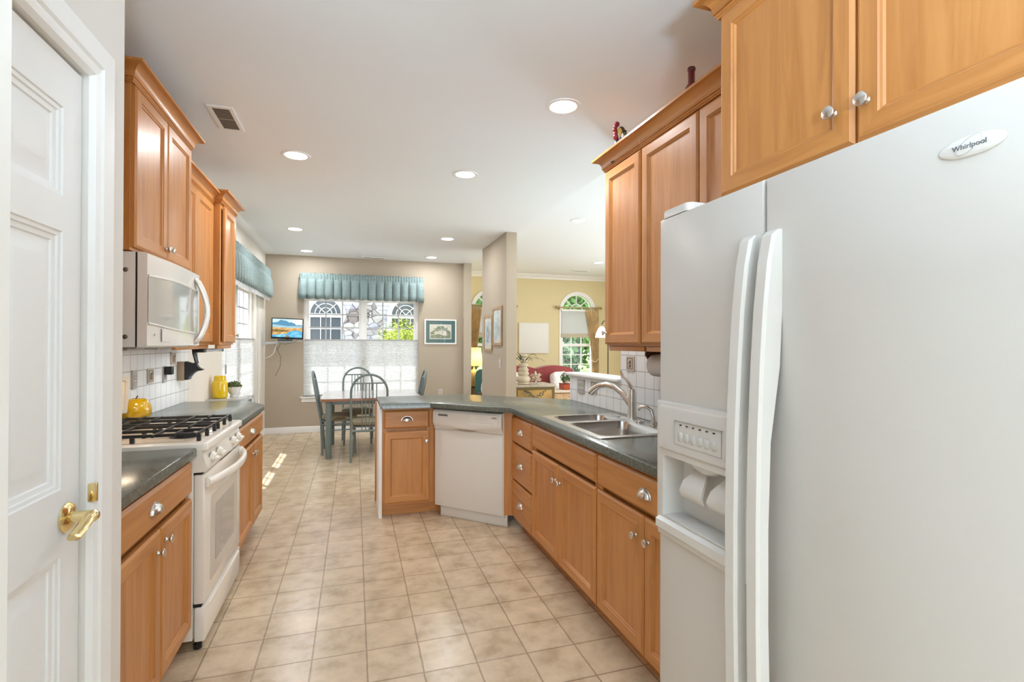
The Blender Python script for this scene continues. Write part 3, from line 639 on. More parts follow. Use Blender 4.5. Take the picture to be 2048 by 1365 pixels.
for i in range(n + 1):
    t = i / n; z = HH * (.03 + .90 * t); s_ = sin(pi * t); x = .662 + .085 * s_; y = -.014 - .042 * s_ ** .7; ww = .010 + .022 * abs(cos(pi * t)) ** 1.2 + .013 * s_
    if i in (0, n): ww = .003
    L.append([(x - ww, y, z), (x - ww * .5, y - .012, z), (x + ww * .5, y - .013, z), (x + ww, y - .002, z), (x + ww * .6, y + .012, z), (x - ww * .6, y + .012, z)])
b.loops(L); b.build('handle', mw_white, dd, sharp=60)
b = MB(); b.plate(rrect(.14, .255, .025, .085, .003), .001, T=XZ(-.0225)); b.build('control_flap', mw_white, dd)
b = MB(); b.lathe([(.006, 0), (.006, .002)], 14, TR(.055, -.019, .055) @ RX(pi / 2)); b.build('badge', flat('badge_grey', (.35, .33, .30), .4), dd)
for z in (.045, .335): MB().lathe([(.0105, 0), (.0095, .002), (.004, .004)], 14, TR(0, .072, z) @ RY(-pi / 2)).build('side_bolt', flat('bolt_steel', (.22, .20, .19), .3, 1), g)
b = MB(); b.box(.03, W - .03, .04, .38, -.006, -.0005); b.box(.10, .30, .10, .30, -.016, -.006, .003); b.box(W - .30, W - .10, .10, .30, -.016, -.006, .003); b.build('vent_grille', flat('vent_grey_metal', (.45, .42, .38), .4, .6), g)

for x in (.20, W - .20):
    l = light('cooktop_lamp', 'AREA', (x, .20, -.020), .6, (1, .80, .58), shape='DISK', size=.10); l.parent = g

# ------------------------------------------------------------------ refrigerator
g = thing('refrigerator', 'white side by side refrigerator with long bowed handles and a water dispenser', 'refrigerator', (.860, 1.298, 0), -pi / 2); W, HT = .912, 1.752; XG = .400
b = MB(); b.box(.006, W - .006, .078, .80, .04, HT - .012, .006); b.build('body', white_app, g)
MB().box(.012, W - .012, .062, .080, .05, HT - .02).build('door_gasket', flat('gasket_grey', (.5, .49, .47), .7), g)
MB().box(.01, W - .01, .05, .075, .012, .085).build('kick_grille', white_smooth, g)
for x in (.05, W - .05):
    for y in (.10, .74): MB().cyl((x, y, 0), (x, y, .042), .018).build('foot', black, g)
DX0, DX1, DZ0, DZ1 = .040, .340, .893, 1.070     # dispenser cavity
b = MB(); c0 = [(0, .095), (XG - .004, .095), (XG - .004, HT), (0, HT)]
b.plate(c0, .062, [rrect(DX0, DX1, DZ0, DZ1, .012, 3)], Matrix(((1, 0, 0, 0), (0, 0, -1, .062), (0, 1, 0, 0), (0, 0, 0, 1))), .009)
fd = b.build('freezer_door', white_app, g)
b = MB(); b.plate([(XG + .003, .095), (W, .095), (W, HT), (XG + .003, HT)], .062, (), Matrix(((1, 0, 0, 0), (0, 0, -1, .062), (0, 1, 0, 0), (0, 0, 0, 1))), .009); rd = b.build('fresh_food_door', white_app, g)
b = MB(); L = []
for ins, y in ((0, .0), (0, .055)): L.append([(x, y, z) for x, z in rrect(DX0 + .001, DX1 - .001, DZ0 + .001, DZ1 - .001, .012, 3)])
b.loops(L, None, (False, True)); b.build('dispenser_cavity', white_smooth, fd)
b = MB(); bez = [(.012, .838), (.352, .838), (.356, .86), (.356, 1.222), (.008, 1.222), (.008, .86)]
b.plate(bez, .014, [rrect(DX0, DX1, DZ0, DZ1, .012, 3)], Matrix(((1, 0, 0, 0), (0, 0, -1, 0), (0, 1, 0, 0), (0, 0, 0, 1))), .006); b.build('dispenser_bezel', white_smooth, fd)
b = MB(); b.loops([[(x, -.014, 1.085), (x, -.022, 1.092), (x, -.018, 1.205), (x, -.014, 1.212)] for x in (.030, .348)]); b.build('control_panel', white_app, fd)
b = MB(); b.loops([[(x, -.012, .852), (x, -.026, .862), (x, -.026, .884), (x, -.012, .892)] for x in (.022, .345)]); b.box(DX0, DX1, -.012, .05, .893, .899, .002); b.build('drip_tray', white_smooth, fd)
b = MB(); x0, x1, z0, z1 = .105, .292, 1.112, 1.178
for a in ((x0, x1, z0, z0 + .0012), (x0, x1, z1 - .0012, z1), (x0, x0 + .0012, z0, z1), (x1 - .0012, x1, z0, z1)): b.box(a[0], a[1], -.0225, -.0195, a[2], a[3])
b.build('button_outline', flat('button_grey_line', (.35, .34, .32), .5), fd)
for i in range(6):
    x = .131 + i * .0265
    MB().sup((x, -.021, 1.136), (.0095, .004, .013), .8, 14, 8).build('button', flat('button_grey_plastic', (.50, .48, .45), .4), fd)
    MB().box(x - .003, x + .003, -.0224, -.019, 1.166, 1.169).build('indicator', black, fd)
for x in (.150, .262):
    b = MB(); L = []
    for i, (y, z, ww) in enumerate([(.042, 1.062, .020), (.03, 1.04, .026), (.005, 1.012, .042), (-.006, .985, .046), (.0, .968, .044)]):
        L.append([(x - ww, y, z), (x + ww, y, z), (x + ww, y + .006, z - .003), (x - ww, y + .006, z - .003)])
    b.loops(L); b.build('dispenser_paddle', white_smooth, fd, sharp=60)
b = MB(); b.lathe([(.055, 1.070), (.050, 1.060), (.03, 1.048), (.012, 1.046)], 20, TR(.19, .02, 0), sy=.55); b.build('spout_housing', flat('spout_grey', (.58, .56, .53), .4), fd)
def fridge_handle(parent, xc, mirror):
    b = MB(); L = []
    zs = [1.630, 1.618, 1.56, 1.46, 1.34, 1.18, 1.0, .80, .62, .48, .38, .30, .27, .262]
    yo = [-.008, -.022, -.034, -.045, -.053, -.060, -.063, -.063, -.060, -.052, -.044, -.032, -.02, -.008]
    yi = [.0, .0, .0, .0, -.006, -.030, -.036, -.036, -.032, -.010, .0, .0, 0, 0]
    for z, o, i in zip(zs, yo, yi):
        hw = .019; k = .006 if abs(o) > .012 else .002
        L.append([(xc - hw, i, z), (xc - hw, o + k, z), (xc - hw + k, o, z), (xc + hw - k, o, z), (xc + hw, o + k, z), (xc + hw, i, z)])
    b.loops(L); return b.build('door_handle', white_smooth, parent, sharp=32)
fridge_handle(fd, .366, 1); fridge_handle(rd, .431, -1)
b = MB(); b.plate(rrect(.004, .13, .004, .075, .02), .024, T=TR(0, 0, HT + .0005), c=.006); b.build('hinge_cover', white_smooth, g)
bd = MB().sup((0, 0, 0), (.043, .005, .0155), 1.0, 32, 10, TR(.793, -.001, 1.678)).build('badge', flat('badge_silver_white', (.74, .73, .70), .25, .2), rd)
def lettering(txt, size, parent, loc, mat, rot=(pi / 2, 0, 0), ext=.0006):
    cu = bpy.data.curves.new('lettering', 'FONT'); cu.body = txt; cu.size = size; cu.extrude = ext; cu.align_x = 'CENTER'; cu.align_y = 'CENTER'
    tmp = bpy.data.objects.new('lettering', cu); me = bpy.data.meshes.new_from_object(tmp); bpy.data.objects.remove(tmp); o = bpy.data.objects.new('lettering', me); C.objects.link(o); me.materials.clear(); me.materials.append(mat); o.parent = parent; o.location = loc; o.rotation_euler = rot; return o
ink = flat('grey_ink', (.10, .10, .12), .5)
lettering('Whirlpool', .0105, bd, (.793, -.0058, 1.6775), ink)
b = MB(); b.tube([(.793 + .013 * cos(a) + .010 * sin(a), -.0060, 1.679 + .0125 * sin(a)) for a in [R(20 + 300 * i / 20) for i in range(21)]], .0004, 5); b.build('swirl_mark', flat('swirl_grey', (.45, .44, .43), .4), bd)

# ------------------------------------------------------------------ dishwasher
ang = math.atan2(3.633 - 4.066, 1.065 - .615)
g = thing('dishwasher', 'off white dishwasher set at an angle in the corner of the peninsula', 'dishwasher', (.615, 4.066, 0), ang); W = .622
b = MB(); b.box(.012, W - .012, .065, .55, .02, .868); b.box(.012, W - .012, .035, .066, .10, .868); b.build('tub', flat('dark_tub', (.06, .055, .05), .6), g)
b = MB(); b.box(.004, W - .004, .0, .034, .092, .700, .005); dp = b.build('door_panel', dw_white, g)
b = MB(); b.box(W - .0095, W + .004, .006, .06, .085, .858); b.build('side_flange', dw_white, g)
b = MB(); n = 12; L = []
for i in range(n + 1):
    t = i / n; x = .002 + (W - .004) * t; s_ = sin(pi * t); zc = .742 - .022 * s_
    L.append([(x, .034, .703), (x, -.002, .703), (x, -.004, zc - .020), (x, -.022 - .004 * s_, zc + .004), (x, -.026 - .004 * s_, zc + .02), (x, -.024, .840), (x, -.014, .856), (x, .0, .862), (x, .034, .862)])
b.loops(L); cp_ = b.build('control_panel', dw_white, g, sharp=28)
b = MB(); L = []
for i in range(13):
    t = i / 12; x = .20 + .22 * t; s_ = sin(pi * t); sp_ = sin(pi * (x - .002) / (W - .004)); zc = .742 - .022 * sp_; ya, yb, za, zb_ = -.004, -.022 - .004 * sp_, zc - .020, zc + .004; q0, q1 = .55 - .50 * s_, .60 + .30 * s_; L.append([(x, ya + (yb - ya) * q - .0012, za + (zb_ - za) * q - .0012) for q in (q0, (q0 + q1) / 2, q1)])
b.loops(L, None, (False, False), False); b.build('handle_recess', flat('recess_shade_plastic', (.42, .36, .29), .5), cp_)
b = MB(); b.box(.052, .145, -.0265, -.0235, .808, .832); b.build('vent', white_smooth, cp_)
b = MB()
for i in range(9): b.box(.057 + i * .0095, .0635 + i * .0095, -.0278, -.0262, .813, .825)
b.build('vent_slots', darkgap, cp_)
b = MB(); b.plate([(.335, .765), (.595, .765), (.595, .842), (.352, .842)], .0012, T=XZ(-.0290)); b.build('button_field', flat('button_field_plastic', (.78, .745, .69), .35), cp_)
btn = flat('button_print_grey', (.50, .47, .43), .5)
b = MB()
for i in range(8):
    b.box(.400 + i * .0205, .410 + i * .0205, -.0302, -.0288, .780, .784)
for i in range(5): b.box(.405 + i * .021, .413 + i * .021, -.0302, -.0288, .828, .831); b.box(.405 + i * .021, .411 + i * .021, -.0302, -.0288, .803, .806)
b.box(.352, .385, -.0302, -.0288, .781, .783); b.build('button_marks', btn, cp_)
bd = MB().sup((0, 0, 0), (.024, .002, .0075), 1, 24, 8, TR(.560, -.0295, .825)).build('badge', flat('badge_tan', (.40, .35, .29), .3), cp_)
lettering('Whirlpool', .0088, bd, (.560, -.0318, .8248), white_smooth)
b = MB(); b.box(.03, W + .012, .045, .06, .0, .090, .002); b.build('kick_plate', dw_white, g)
for x in (.045, W - .005): MB().lathe([(.004, 0), (.003, .002)], 10, TR(x, .045, .07) @ RX(pi / 2)).build('screw', steel, g)

# ------------------------------------------------------------------ ceiling lights and vents
def downlight(x, y, label, power=None, z=H, visible=True):
    t = thing('recessed_light', label, 'ceiling light', (x, y, z), 0, 'recessed ceiling lights')
    MB().lathe([(.100, 0), (.098, -.005), (.086, -.008), (.076, -.004), (.076, 0)], 32, cap=(False, False)).build('trim_ring', white_paint, t)
    MB().lathe([(.076, -.002), (.074, -.0045), (.001, -.0055)], 28, cap=(False, True)).build('lens', lamp_emit, t)
    l = light('downlight_beam', 'AREA', (0, 0, -.012), power or LAMP_W, LAMP_C, shape='DISK', size=.13); l.parent = t
downlight(1.13, 2.66, 'recessed ceiling light shining above the sink counter')
downlight(-.41, 3.94, 'recessed ceiling light past the square vent, above the range side of the aisle')
downlight(.84, 3.97, 'recessed ceiling light above the dishwasher corner')
downlight(-.68, 6.49, 'recessed ceiling light over the left window, first of that pair')
downlight(-.68, 7.98, 'recessed ceiling light in the corner above the television')
downlight(1.14, 6.49, 'recessed ceiling light beside the partition wall, nearer the peninsula')
downlight(1.148, 7.97, 'recessed ceiling light nearest the framed teal picture')
downlight(2.45, 5.30, 'recessed living room light just past the partition wall', z=HL)
downlight(4.05, 7.95, 'recessed living room light near the crown moulding', z=HL)
for x, y in ((-1.1, -3.2), (.9, -3.2), (4.4, 4.2)): downlight(x, y, 'unseen recessed ceiling light added in the hall and near living room', z=H if x < 2 else HL)  # lights out of view, added for brightness
def vent(x, y, sx, sy, label, m, z=H, half=False):
    t = thing('ceiling_vent', label, 'vent', (x, y, z)); b = MB()
    o = [(-sx / 2, -sy / 2), (sx / 2, -sy / 2), (sx / 2, sy / 2), (-sx / 2, sy / 2)]; i = off_poly(o, .022)
    b.plate(o, .008, [i], TR(0, 0, -.008)); b.build('frame', white_paint, t)
    MB().plate(i, .001, T=TR(0, 0, -.002)).build('duct', darkgap, t)
    b = MB(); n = 16; x0, x1, y0, y1 = i[0][0], i[1][0], i[0][1], i[2][1]; ax = sy > sx
    for k in range(n):
        if ax:
            yy = y0 + (y1 - y0) * (k + .5) / n; b.box(x0, x1, yy - .0045, yy + .0035, -.0065, -.0055, T=None)
        else:
            xx = x0 + (x1 - x0) * (k + .5) / n; b.box(xx - .003, xx + .003, y0, y1, -.0065, -.0055)
    b.box(x0, x1, -.004, .004, -.0075, -.005) if ax else b.box(-.004, .004, y0, y1, -.0075, -.005); b.build('louver', m, t)
louv = flat('tan_louver', (.30, .26, .21), .5)
vent(-.745, 3.42, .135, .345, 'white ceiling vent with tan louvres above the range', louv)
vent(.28, 8.30, .36, .12, 'slim white ceiling vent near the dining window wall', flat('white_louver', (.6, .6, .6), .5))
vent(4.16, 8.95, .36, .12, 'slim white vent in the living room ceiling', flat('white_louver_b', (.6, .6, .6), .5), HL)

# ------------------------------------------------------------------ pantry door
dr = MB(); x0, x1, DW = .706, 1.466, .035
def dpanel(b, y0, y1, z0, z1):
    P = [(0, 0), (.002, -.004), (.010, -.005), (.012, -.009), (.022, -.011), (.024, -.015), (.032, -.015), (.060, -.005), (.064, -.0045)]
    L = [[(-.628 + h, y0 + a, z0 + a), (-.628 + h, y1 - a, z0 + a), (-.628 + h, y1 - a, z1 - a), (-.628 + h, y0 + a, z1 - a)] for a, h in P]
    b.loops(L, None, (False, True))
ys = [(.79, 1.01), (1.16, 1.385)]; zs = [(.20, .905), (1.055, 1.635), (1.715, 1.915)]
holes = [[(a, c), (b2, c), (b2, d), (a, d)] for a, b2 in ys for c, d in zs]
dr.plate([(x0 + .003, .01), (x1 - .003, .01), (x1 - .003, 2.022), (x0 + .003, 2.022)], .032, holes, YZ(-.660))
for a, b2 in ys:
    for c, d in zs: dpanel(dr, a, b2, c, d)
door1 = struct(dr.build('door_1', door_paint, sharp=20))
struct(MB().box(-.700, -.664, 1.440, 1.466, 0, 2.03).box(-.700, -.664, .706, .73, 0, 2.03).box(-.700, -.664, .706, 1.466, 2.022, 2.03).build('trim_6', white_paint))
b = MB(); T = TR(-.628, 1.408, .985) @ RY(pi / 2)
b.lathe([(.034, 0), (.034, .004), (.028, .010), (.020, .013)], 26, T); b.build('handle_rose', brass, door1)
b = MB(); b.lathe([(.014, .010), (.012, .02), (.0125, .045), (.014, .056), (.008, .062)], 18, T)
b.tube([(-.578, 1.415, .985), (-.574, 1.395, .990), (-.570, 1.365, .988), (-.570, 1.335, .976), (-.572, 1.312, .968), (-.570, 1.298, .972)], [.0095, .011, .0115, .011, .011, .007], 12, sec=(.8, 1.15)); b.build('handle', brass, door1)
MB().box(-.616, -.5945, 1.4675, 1.478, 1.0, 1.045, .002).build('strike_plate', brass, door1)

# ------------------------------------------------------------------ outlets, switches, relief tiles
def outlet(label, loc, rot, gangs=1, kind='outlet', m=None):
    t = thing('wall_' + kind, label, kind, loc, rot); w_ = .036 + .023 * (gangs - 1)
    MB().plate(rrect(-w_, w_, -.058, .058, .006, 3), .008, T=XZ(-.008), c=0).build('cover_plate', m or plastic_plate, t)
    for k in range(gangs):
        x = (k - (gangs - 1) / 2) * .046
        if kind == 'outlet':
            for dz in (-.020, .020):
                o = MB().sup((x, -.008, dz), (.0165, .0035, .0145), .7, 16, 8).build('socket', white_smooth, t)
                MB().box(x - .007, x - .005, -.0122, -.0105, dz - .002, dz + .007).box(x + .005, x + .007, -.0122, -.0105, dz - .002, dz + .007).build('slots', darkgap, o)
        else:
            MB().box(x - .0165, x + .0165, -.011, -.007, -.034, .034, .002).build('rocker', white_smooth, t)
    return t
outlet('grey outlet on the left splashback nearest the yellow apple', (-1.292, 3.646, 1.157), pi / 2)
outlet('outlet on the left splashback with the black plug in it', (-1.292, 4.166, 1.160), pi / 2)
outlet('small white outlet low on the back wall below the framed picture', (1.377, 8.45, .565), 0, m=white_smooth)
outlet('double outlet on the tiled half wall below the white ledge', (1.742, 3.714, 1.045), -pi / 2, 2)
outlet('white light switch on the partition wall under the pictures', (1.75, 6.11, 1.135), -pi / 2, 1, 'switch', white_smooth)
outlet('white outlet behind the television on the back wall', (-1.17, 8.45, 1.56), 0, m=white_smooth)
relief_m = flat('relief_ceramic', (.58, .53, .46), .4); relief_d = flat('relief_brown_glaze', (.27, .18, .11), .4)
def relief(label, loc, rot):
    t = thing('relief_tile', label, 'tile', loc, rot, 'relief tiles on the splashbacks')
    MB().plate(rrect(-.049, .049, -.049, .049, .003, 2), .008, T=XZ(-.008)).build('tile_body', relief_m, t)
    MB().plate([(-.036, -.038), (.036, -.038), (.036, .038), (-.036, .038)], .002, [[(-.030, -.032), (.030, -.032), (.030, .032), (-.030, .032)]], XZ(-.010)).build('border', relief_d, t)
    b = MB(); b.sup((0, -.009, -.012), (.014, .006, .017), 1, 12, 8); b.sup((.003, -.009, .012), (.010, .006, .011), 1, 12, 8); b.tube([(-.012, -.010, .0), (-.002, -.012, .008), (.012, -.010, .022)], .003, 6); b.build('motif', relief_d, t)
relief('small brown relief tile on the left splashback between the two outlets', (-1.292, 3.90, 1.165), pi / 2)
relief('small brown relief tile on the left splashback above the black plug', (-1.292, 4.335, 1.268), pi / 2)
relief('small relief tile on the half wall beside the double outlet', (1.742, 3.49, 1.055), -pi / 2)
relief('small relief tile on the full height wall above the faucet', (1.742, 2.955, 1.257), -pi / 2)

# ------------------------------------------------------------------ things on the left counters
ap = thing('ceramic_apple', 'large glossy yellow ceramic apple beside the range', 'ornament', (-1.203, 3.425, .914))
apple_m, nt_, b_ = nmat('yellow_apple_glaze'); v_ = coords(nt_, 'Generated'); sp_ = nt_.nodes.new('ShaderNodeSeparateXYZ'); nt_.links.new(v_, sp_.inputs[0]); n_ = noisetex(nt_, v_, 3, 3)
ad_ = nt_.nodes.new('ShaderNodeMath'); ad_.operation = 'MULTIPLY_ADD'; ad_.inputs[1].default_value = .35; nt_.links.new(n_.outputs[0], ad_.inputs[0]); nt_.links.new(sp_.outputs[2], ad_.inputs[2])
nt_.links.new(ramp(nt_, ad_.outputs[0], [(.15, (.26, .20, .01)), (.5, (.52, .31, .006)), (.9, (.66, .40, .01))]), b_.inputs['Base Color']); b_.inputs['Roughness'].default_value = .15; b_.inputs['Coat Weight'].default_value = .6
b = MB(); b.lathe([(.004, .012), (.022, .003), (.040, .0), (.062, .018), (.077, .055), (.079, .088), (.068, .125), (.045, .147), (.022, .149), (.008, .141), (.002, .138)], 32); b.build('fruit', apple_m, ap)
MB().tube([(0, 0, .138), (.003, 0, .152), (.010, .002, .164)], [.004, .003, .004], 8).build('stem', DARKWOOD, ap)
fr = thing('photo_frame', 'white picture frame leaning on a stand next to the yellow apple', 'frame', (-1.243, 3.295, .9325), (0, 0, R(4)))
b = MB(); T = TR(0, 0, .062) @ RX(R(-12)); b.plate(rrect(-.045, .045, 0, .20, .006, 2), .014, [rrect(-.030, .030, .020, .18, .003, 2)], T @ XZ(-.008)); b.build('frame', white_smooth, fr)
MB().plate(rrect(-.031, .031, .018, .182, .003, 2), .003, T=T @ XZ(.001)).build('print', flat('cream_print', (.72, .66, .52), .6), fr)
b = MB(); b.lathe([(.034, 0), (.032, .012), (.022, .022), (.018, .05), (.024, .064)], 24); b.build('stand', bisque, fr)
pl = thing('plug_adapter', 'small black plug adapter in the splashback outlet', 'plug', (-1.284, 4.166, 1.185), pi / 2)
b = MB(); b.box(-.026, .026, -.046, -.001, -.028, .030, .005); b.build('body', black, pl)
MB().box(.0262, .0272, -.042, -.006, -.024, .026).build('label', flat('white_sticker', (.8, .8, .82), .5), pl)
gd = thing('hand_vacuum', 'black handheld appliance with an upright handle on a wall dock', 'appliance', (-1.292, 4.46, 1.165), pi / 2)
b = MB()   # local y from the wall towards the room is negative; outline drawn in the plane away from the wall
out = [(.055, -.06), (.048, .065), (.058, .078), (.105, .062), (.118, .066), (.122, .068), (.140, .035), (.155, .022), (.175, .014), (.168, .006), (.12, .0), (.095, -.015), (.075, -.045), (.07, -.066)]
b.plate(out, .055, T=Matrix(((0, 0, 1, -.0275), (-1, 0, 0, 0), (0, 1, 0, 0), (0, 0, 0, 1))), c=.008); b.build('body', black, gd)
b = MB(); b.tube([(0, -.128, .058), (0, -.118, .10), (0, -.108, .14), (0, -.104, .178), (0, -.108, .192)], [.016, .017, .017, .016, .008], 12, sec=(1.1, .8)); b.build('handle', black, gd)
b = MB(); b.tube([(.004, -.141, .068), (.004, -.131, .11), (.004, -.120, .178)], .006, 8); b.build('trigger_strip', flat('pale_grey_plastic', (.62, .64, .68), .3), gd)
b = MB(); b.box(-.03, .03, -.05, -.001, -.07, .075, .004); b.build('wall_dock', flat('brown_dock', (.33, .24, .15), .5), gd)
b = MB(); b.tube([(.029, -.074, -.064), (.029, -.083, -.04), (.029, -.101, -.014), (.029, -.125, .004)], .006, 8); b.build('nozzle_rim', flat('blue_grey_plastic', (.35, .42, .55), .3), gd)
ul = thing('under_cabinet_light', 'slim silver and black light under the set back wall cabinet', 'light fixture', (-1.012, 3.985, 1.335), pi / 2)
b = MB(); b.box(0, .46, -.028, .028, -.014, .006, .004); b.build('housing', flat('silver_bar', (.55, .57, .62), .3, .7), ul)
for a_, b2_ in ((-.06, -.001), (.461, .48)): MB().box(a_, b2_, -.030, .030, -.017, .006, .004).build('end_cap', black, ul)
l = light('bar_light', 'AREA', (.26, 0, -.018), 1.0, (.95, .97, 1), shape='RECTANGLE', size=.36, size_y=.04); l.parent = ul
f = thing('cat_figurine', 'small dark green figurine on the lower cabinet by the tall cabinet side', 'figurine', (-1.09, 3.62, 2.386))
b = MB(); b.sup((0, 0, .10), (.032, .03, .10)); b.sup((.006, .01, .215), (.026, .026, .028)); b.build('body', flat('dark_bronze_green', (.035, .045, .03), .35), f); MB().sup((.020, .016, .135), (.022, .020, .045)).build('vest', flat('mustard_glaze', (.55, .42, .12), .4), f)
f = thing('wire_basket', 'thin wire basket lying on top of the end cabinet', 'basket', (-1.03, 4.20, 2.401))
b = MB(); b.tube([(.10 * cos(2 * pi * i / 24), .12 * sin(2 * pi * i / 24), .002 + .002) for i in range(24)], .003, 6, closed=True)
b.tube([(.10 * cos(2 * pi * i / 24), .12 * sin(2 * pi * i / 24), .085) for i in range(24)], .003, 6, closed=True)
for k in range(8): a = 2 * pi * k / 8; b.tube([(.10 * cos(a), .12 * sin(a), .004), (.105 * cos(a), .125 * sin(a), .05), (.10 * cos(a), .12 * sin(a), .085)], .002, 5)
b.build('wire_frame', flat('pale_wire', (.62, .60, .54), .4, .4), f); b = MB(); b.tube([(.10 * cos(pi * i / 14), 0.12, .085 + .06 * sin(pi * i / 14)) for i in range(15)], .002, 5); b.build('handle', flat('pale_wire_b', (.62, .60, .54), .4, .4), f)

# console table, jar, bowl
ct = thing('console_table', 'small grey metal console table under the left window', 'table', (-1.13, 5.43, 0)); cz = .862
cg = flat('grey_painted_metal', (.36, .38, .39), .3, .3)
b = MB(); b.plate(rrect(-.158, .165, -.20, .20, .006, 2), .022, T=TR(0, 0, cz - .022), c=.006); b.build('tabletop', flat('grey_tabletop', (.46, .47, .47), .16), ct)
for sx in (-.13, .135):
    for sy in (-.17, .17): MB().box(sx - .012, sx + .012, sy - .012, sy + .012, 0, cz - .0225).build('leg', cg, ct)
b = MB()
for sy in (-.17, .17): b.box(-.118, .123, sy - .006, sy + .006, cz - .075, cz - .065)
for sx in (-.13, .135):
    b.box(sx - .006, sx + .006, -.158, .158, cz - .075, cz - .065)
    for k in range(8):
        y = -.158 + .316 * k / 8; b.tube([(sx, y, cz - .066), (sx, y + .02, cz - .024), (sx, y + .04, cz - .066)], .003, 5)
b.build('apron', cg, ct)
j = thing('glass_jar', 'bright yellow ribbed jar on the grey console table', 'jar', (-1.218, 5.40, cz))
b = MB(); L = []
for r, z in [(.05, 0), (.062, .004), (.066, .02), (.066, .140), (.058, .158), (.050, .166), (.050, .205), (.046, .209), (.044, .20)]:
    L.append([((r * (1 + (.018 if z > .003 and z < .16 else 0) * (abs((j_ % 8) - 4) / 4))) * cos(2 * pi * j_ / 48), (r * (1 + (.018 if z > .003 and z < .16 else 0) * (abs((j_ % 8) - 4) / 4))) * sin(2 * pi * j_ / 48), z) for j_ in range(48)])
b.loops(L); b.build('jar_body', flat('yellow_glass', (.78, .53, .004), .12, coat=.6), j)
p = thing('potted_succulent', 'green succulent in a white bowl beside the yellow jar', 'plant', (-1.120, 5.50, cz))
b = MB(); b.lathe([(.034, 0), (.036, .006), (.030, .014), (.040, .03), (.056, .060), (.062, .095), (.058, .097), (.05, .085)], 28); b.build('bowl', flat('white_ceramic', (.78, .78, .75), .25), p)
b = leaf_cloud((0, 0, .105), (.062, .062, .042), 260, .018, 5); b.sup((0, 0, .088), (.052, .052, .03), 1, 14, 8); b.build('foliage', leafm('succulent_leaves', (.06, .10, .03), (.16, .22, .08)), p, weld=False)

# ------------------------------------------------------------------ pleated shades, valances
def pleated(name, label, loc, rot, W, Hh, group):
    t = thing(name, label, 'window shade', loc, rot, group); n = int(Hh / .0095); b = MB()
    b.loops([[(x, .004 if k % 2 else -.004, Hh * k / n) for x in (0, W)] for k in range(n + 1)], None, (False, False), False); b.build('pleated_fabric', shade_m, t, sharp=5)
    MB().box(0, W, -.012, .012, Hh, Hh + .014, .002).build('top_rail', flat('shade_rail_grey', (.45, .45, .45), .5), t); MB().box(0, W, -.012, .012, -.016, 0, .002).build('bottom_rail', flat('shade_rail_white', (.7, .7, .69), .5), t)
    return t
pleated('pleated_shade', 'white pleated shade covering the lower half of the dining window', (BW[0] + .012, 8.475, .585), 0, BW[1] - BW[0] - .024, .845, 'pleated shades')
lsh = pleated('pleated_shade', 'white pleated shade in the left window above the console table', (-1.325, LW[0] + .012, .585), pi / 2, LW[1] - LW[0] - .024, .845, 'pleated shades')
def valance(name, label, loc, rot, W, zt, zb, pleats, depth=.095):
    t = thing(name, label, 'valance', loc, rot, 'teal valances'); P = []; N = pleats * 14
    for i in range(N + 1):
        u = i / N; s_ = u * (W + 2 * depth)
        if s_ < depth: P.append((0, -s_, -1, 0, u))
        elif s_ < depth + W: P.append((s_ - depth, -depth, 0, -1, u))
        else: P.append((W, -(W + 2 * depth - s_), 1, 0, u))
    Hh = zt - zb; rows = [(1.0, .013, 3, 0), (.965, .009, 3, 0), (.93, .004, 3, .006), (.90, .003, 3, .0), (.84, .009, 3, .008), (.79, .004, 3, .0), (.74, .012, 1, .004), (.66, .026, 1, .010), (.45, .036, 1, .014), (.22, .038, 1, .014), (.0, .032, 1, .014)]
    rnd = random.Random(int(W * 100)); ph = [rnd.uniform(-.5, .5) for _ in range(pleats + 3)]
    b = MB(); L = []
    for v, a, fq, fl in rows:
        l = []
        for x, y, nx, ny, u in P:
            q = u * pleats; k = int(q); phs = 2 * pi * q + ph[k] * (1 - (q - k)) + ph[k + 1] * (q - k)
            if fq == 1: wv = a * (abs(cos(phs / 2)) ** .45 * 2 - 1.35)
            else: wv = a * sin(phs * fq + 2 * v)
            o = wv + fl
            l.append((x + nx * o, y + ny * o, zb + Hh * v + (.006 * sin(phs) if v in (0, 1) else 0)))
        L.append(l)
    b.loops(L, None, (False, False), False); o = b.build('gathered_cloth', teal_fabric, t, sharp=70)
    md = o.modifiers.new('thickness', 'SOLIDIFY'); md.thickness = .003
    return t
valance('valance', 'gathered teal valance over the dining window', (-.80, 8.45, 0), 0, 1.86, 2.465, 2.065, 16)
vl = valance('valance', 'gathered teal valance over the left window', (-1.30, 5.70, 0), pi / 2, 2.60, 2.47, 2.06, 20)
b = MB(); b.loops([[(x, -.088 + .012 * sin(x * 40) + (.004 if z < 2.03 else 0), z) for x in [2.58 * i / 90 + .01 for i in range(91)]] for z in (2.075, 2.045, 2.012)], None, (False, False), False); b.build('white_lining', translucent('white_lining_cloth', (.85, .87, .9), .4), vl)
INV = (TR(-1.325, LW[0] + .012, .585) @ RZ(pi / 2)).inverted()
def hung(b, name, m, x, y):
    b.v = [INV @ (v + Vector((x, y, 0))) for v in b.v]; return b.build(name, m, lsh)
b = MB(); b.tube([(0, -.015, 2.03), (.0, -.012, 1.6), (.004, -.006, 1.0), (.004, 0, .60)], .0045, 6); b.tube([(0, .03, 2.03), (.0, .022, 1.6), (.004, .012, 1.0), (.004, 0, .60)], .0045, 6); cl_ = hung(b, 'cord_loop', white_paint, -1.285, 7.82); cl_['label'] = 'white looped cord with a tassel'
hung(MB().lathe([(.004, .61), (.012, .59), (.013, .53), (.008, .515)], 12), 'tassel', white_paint, -1.285, 7.82)
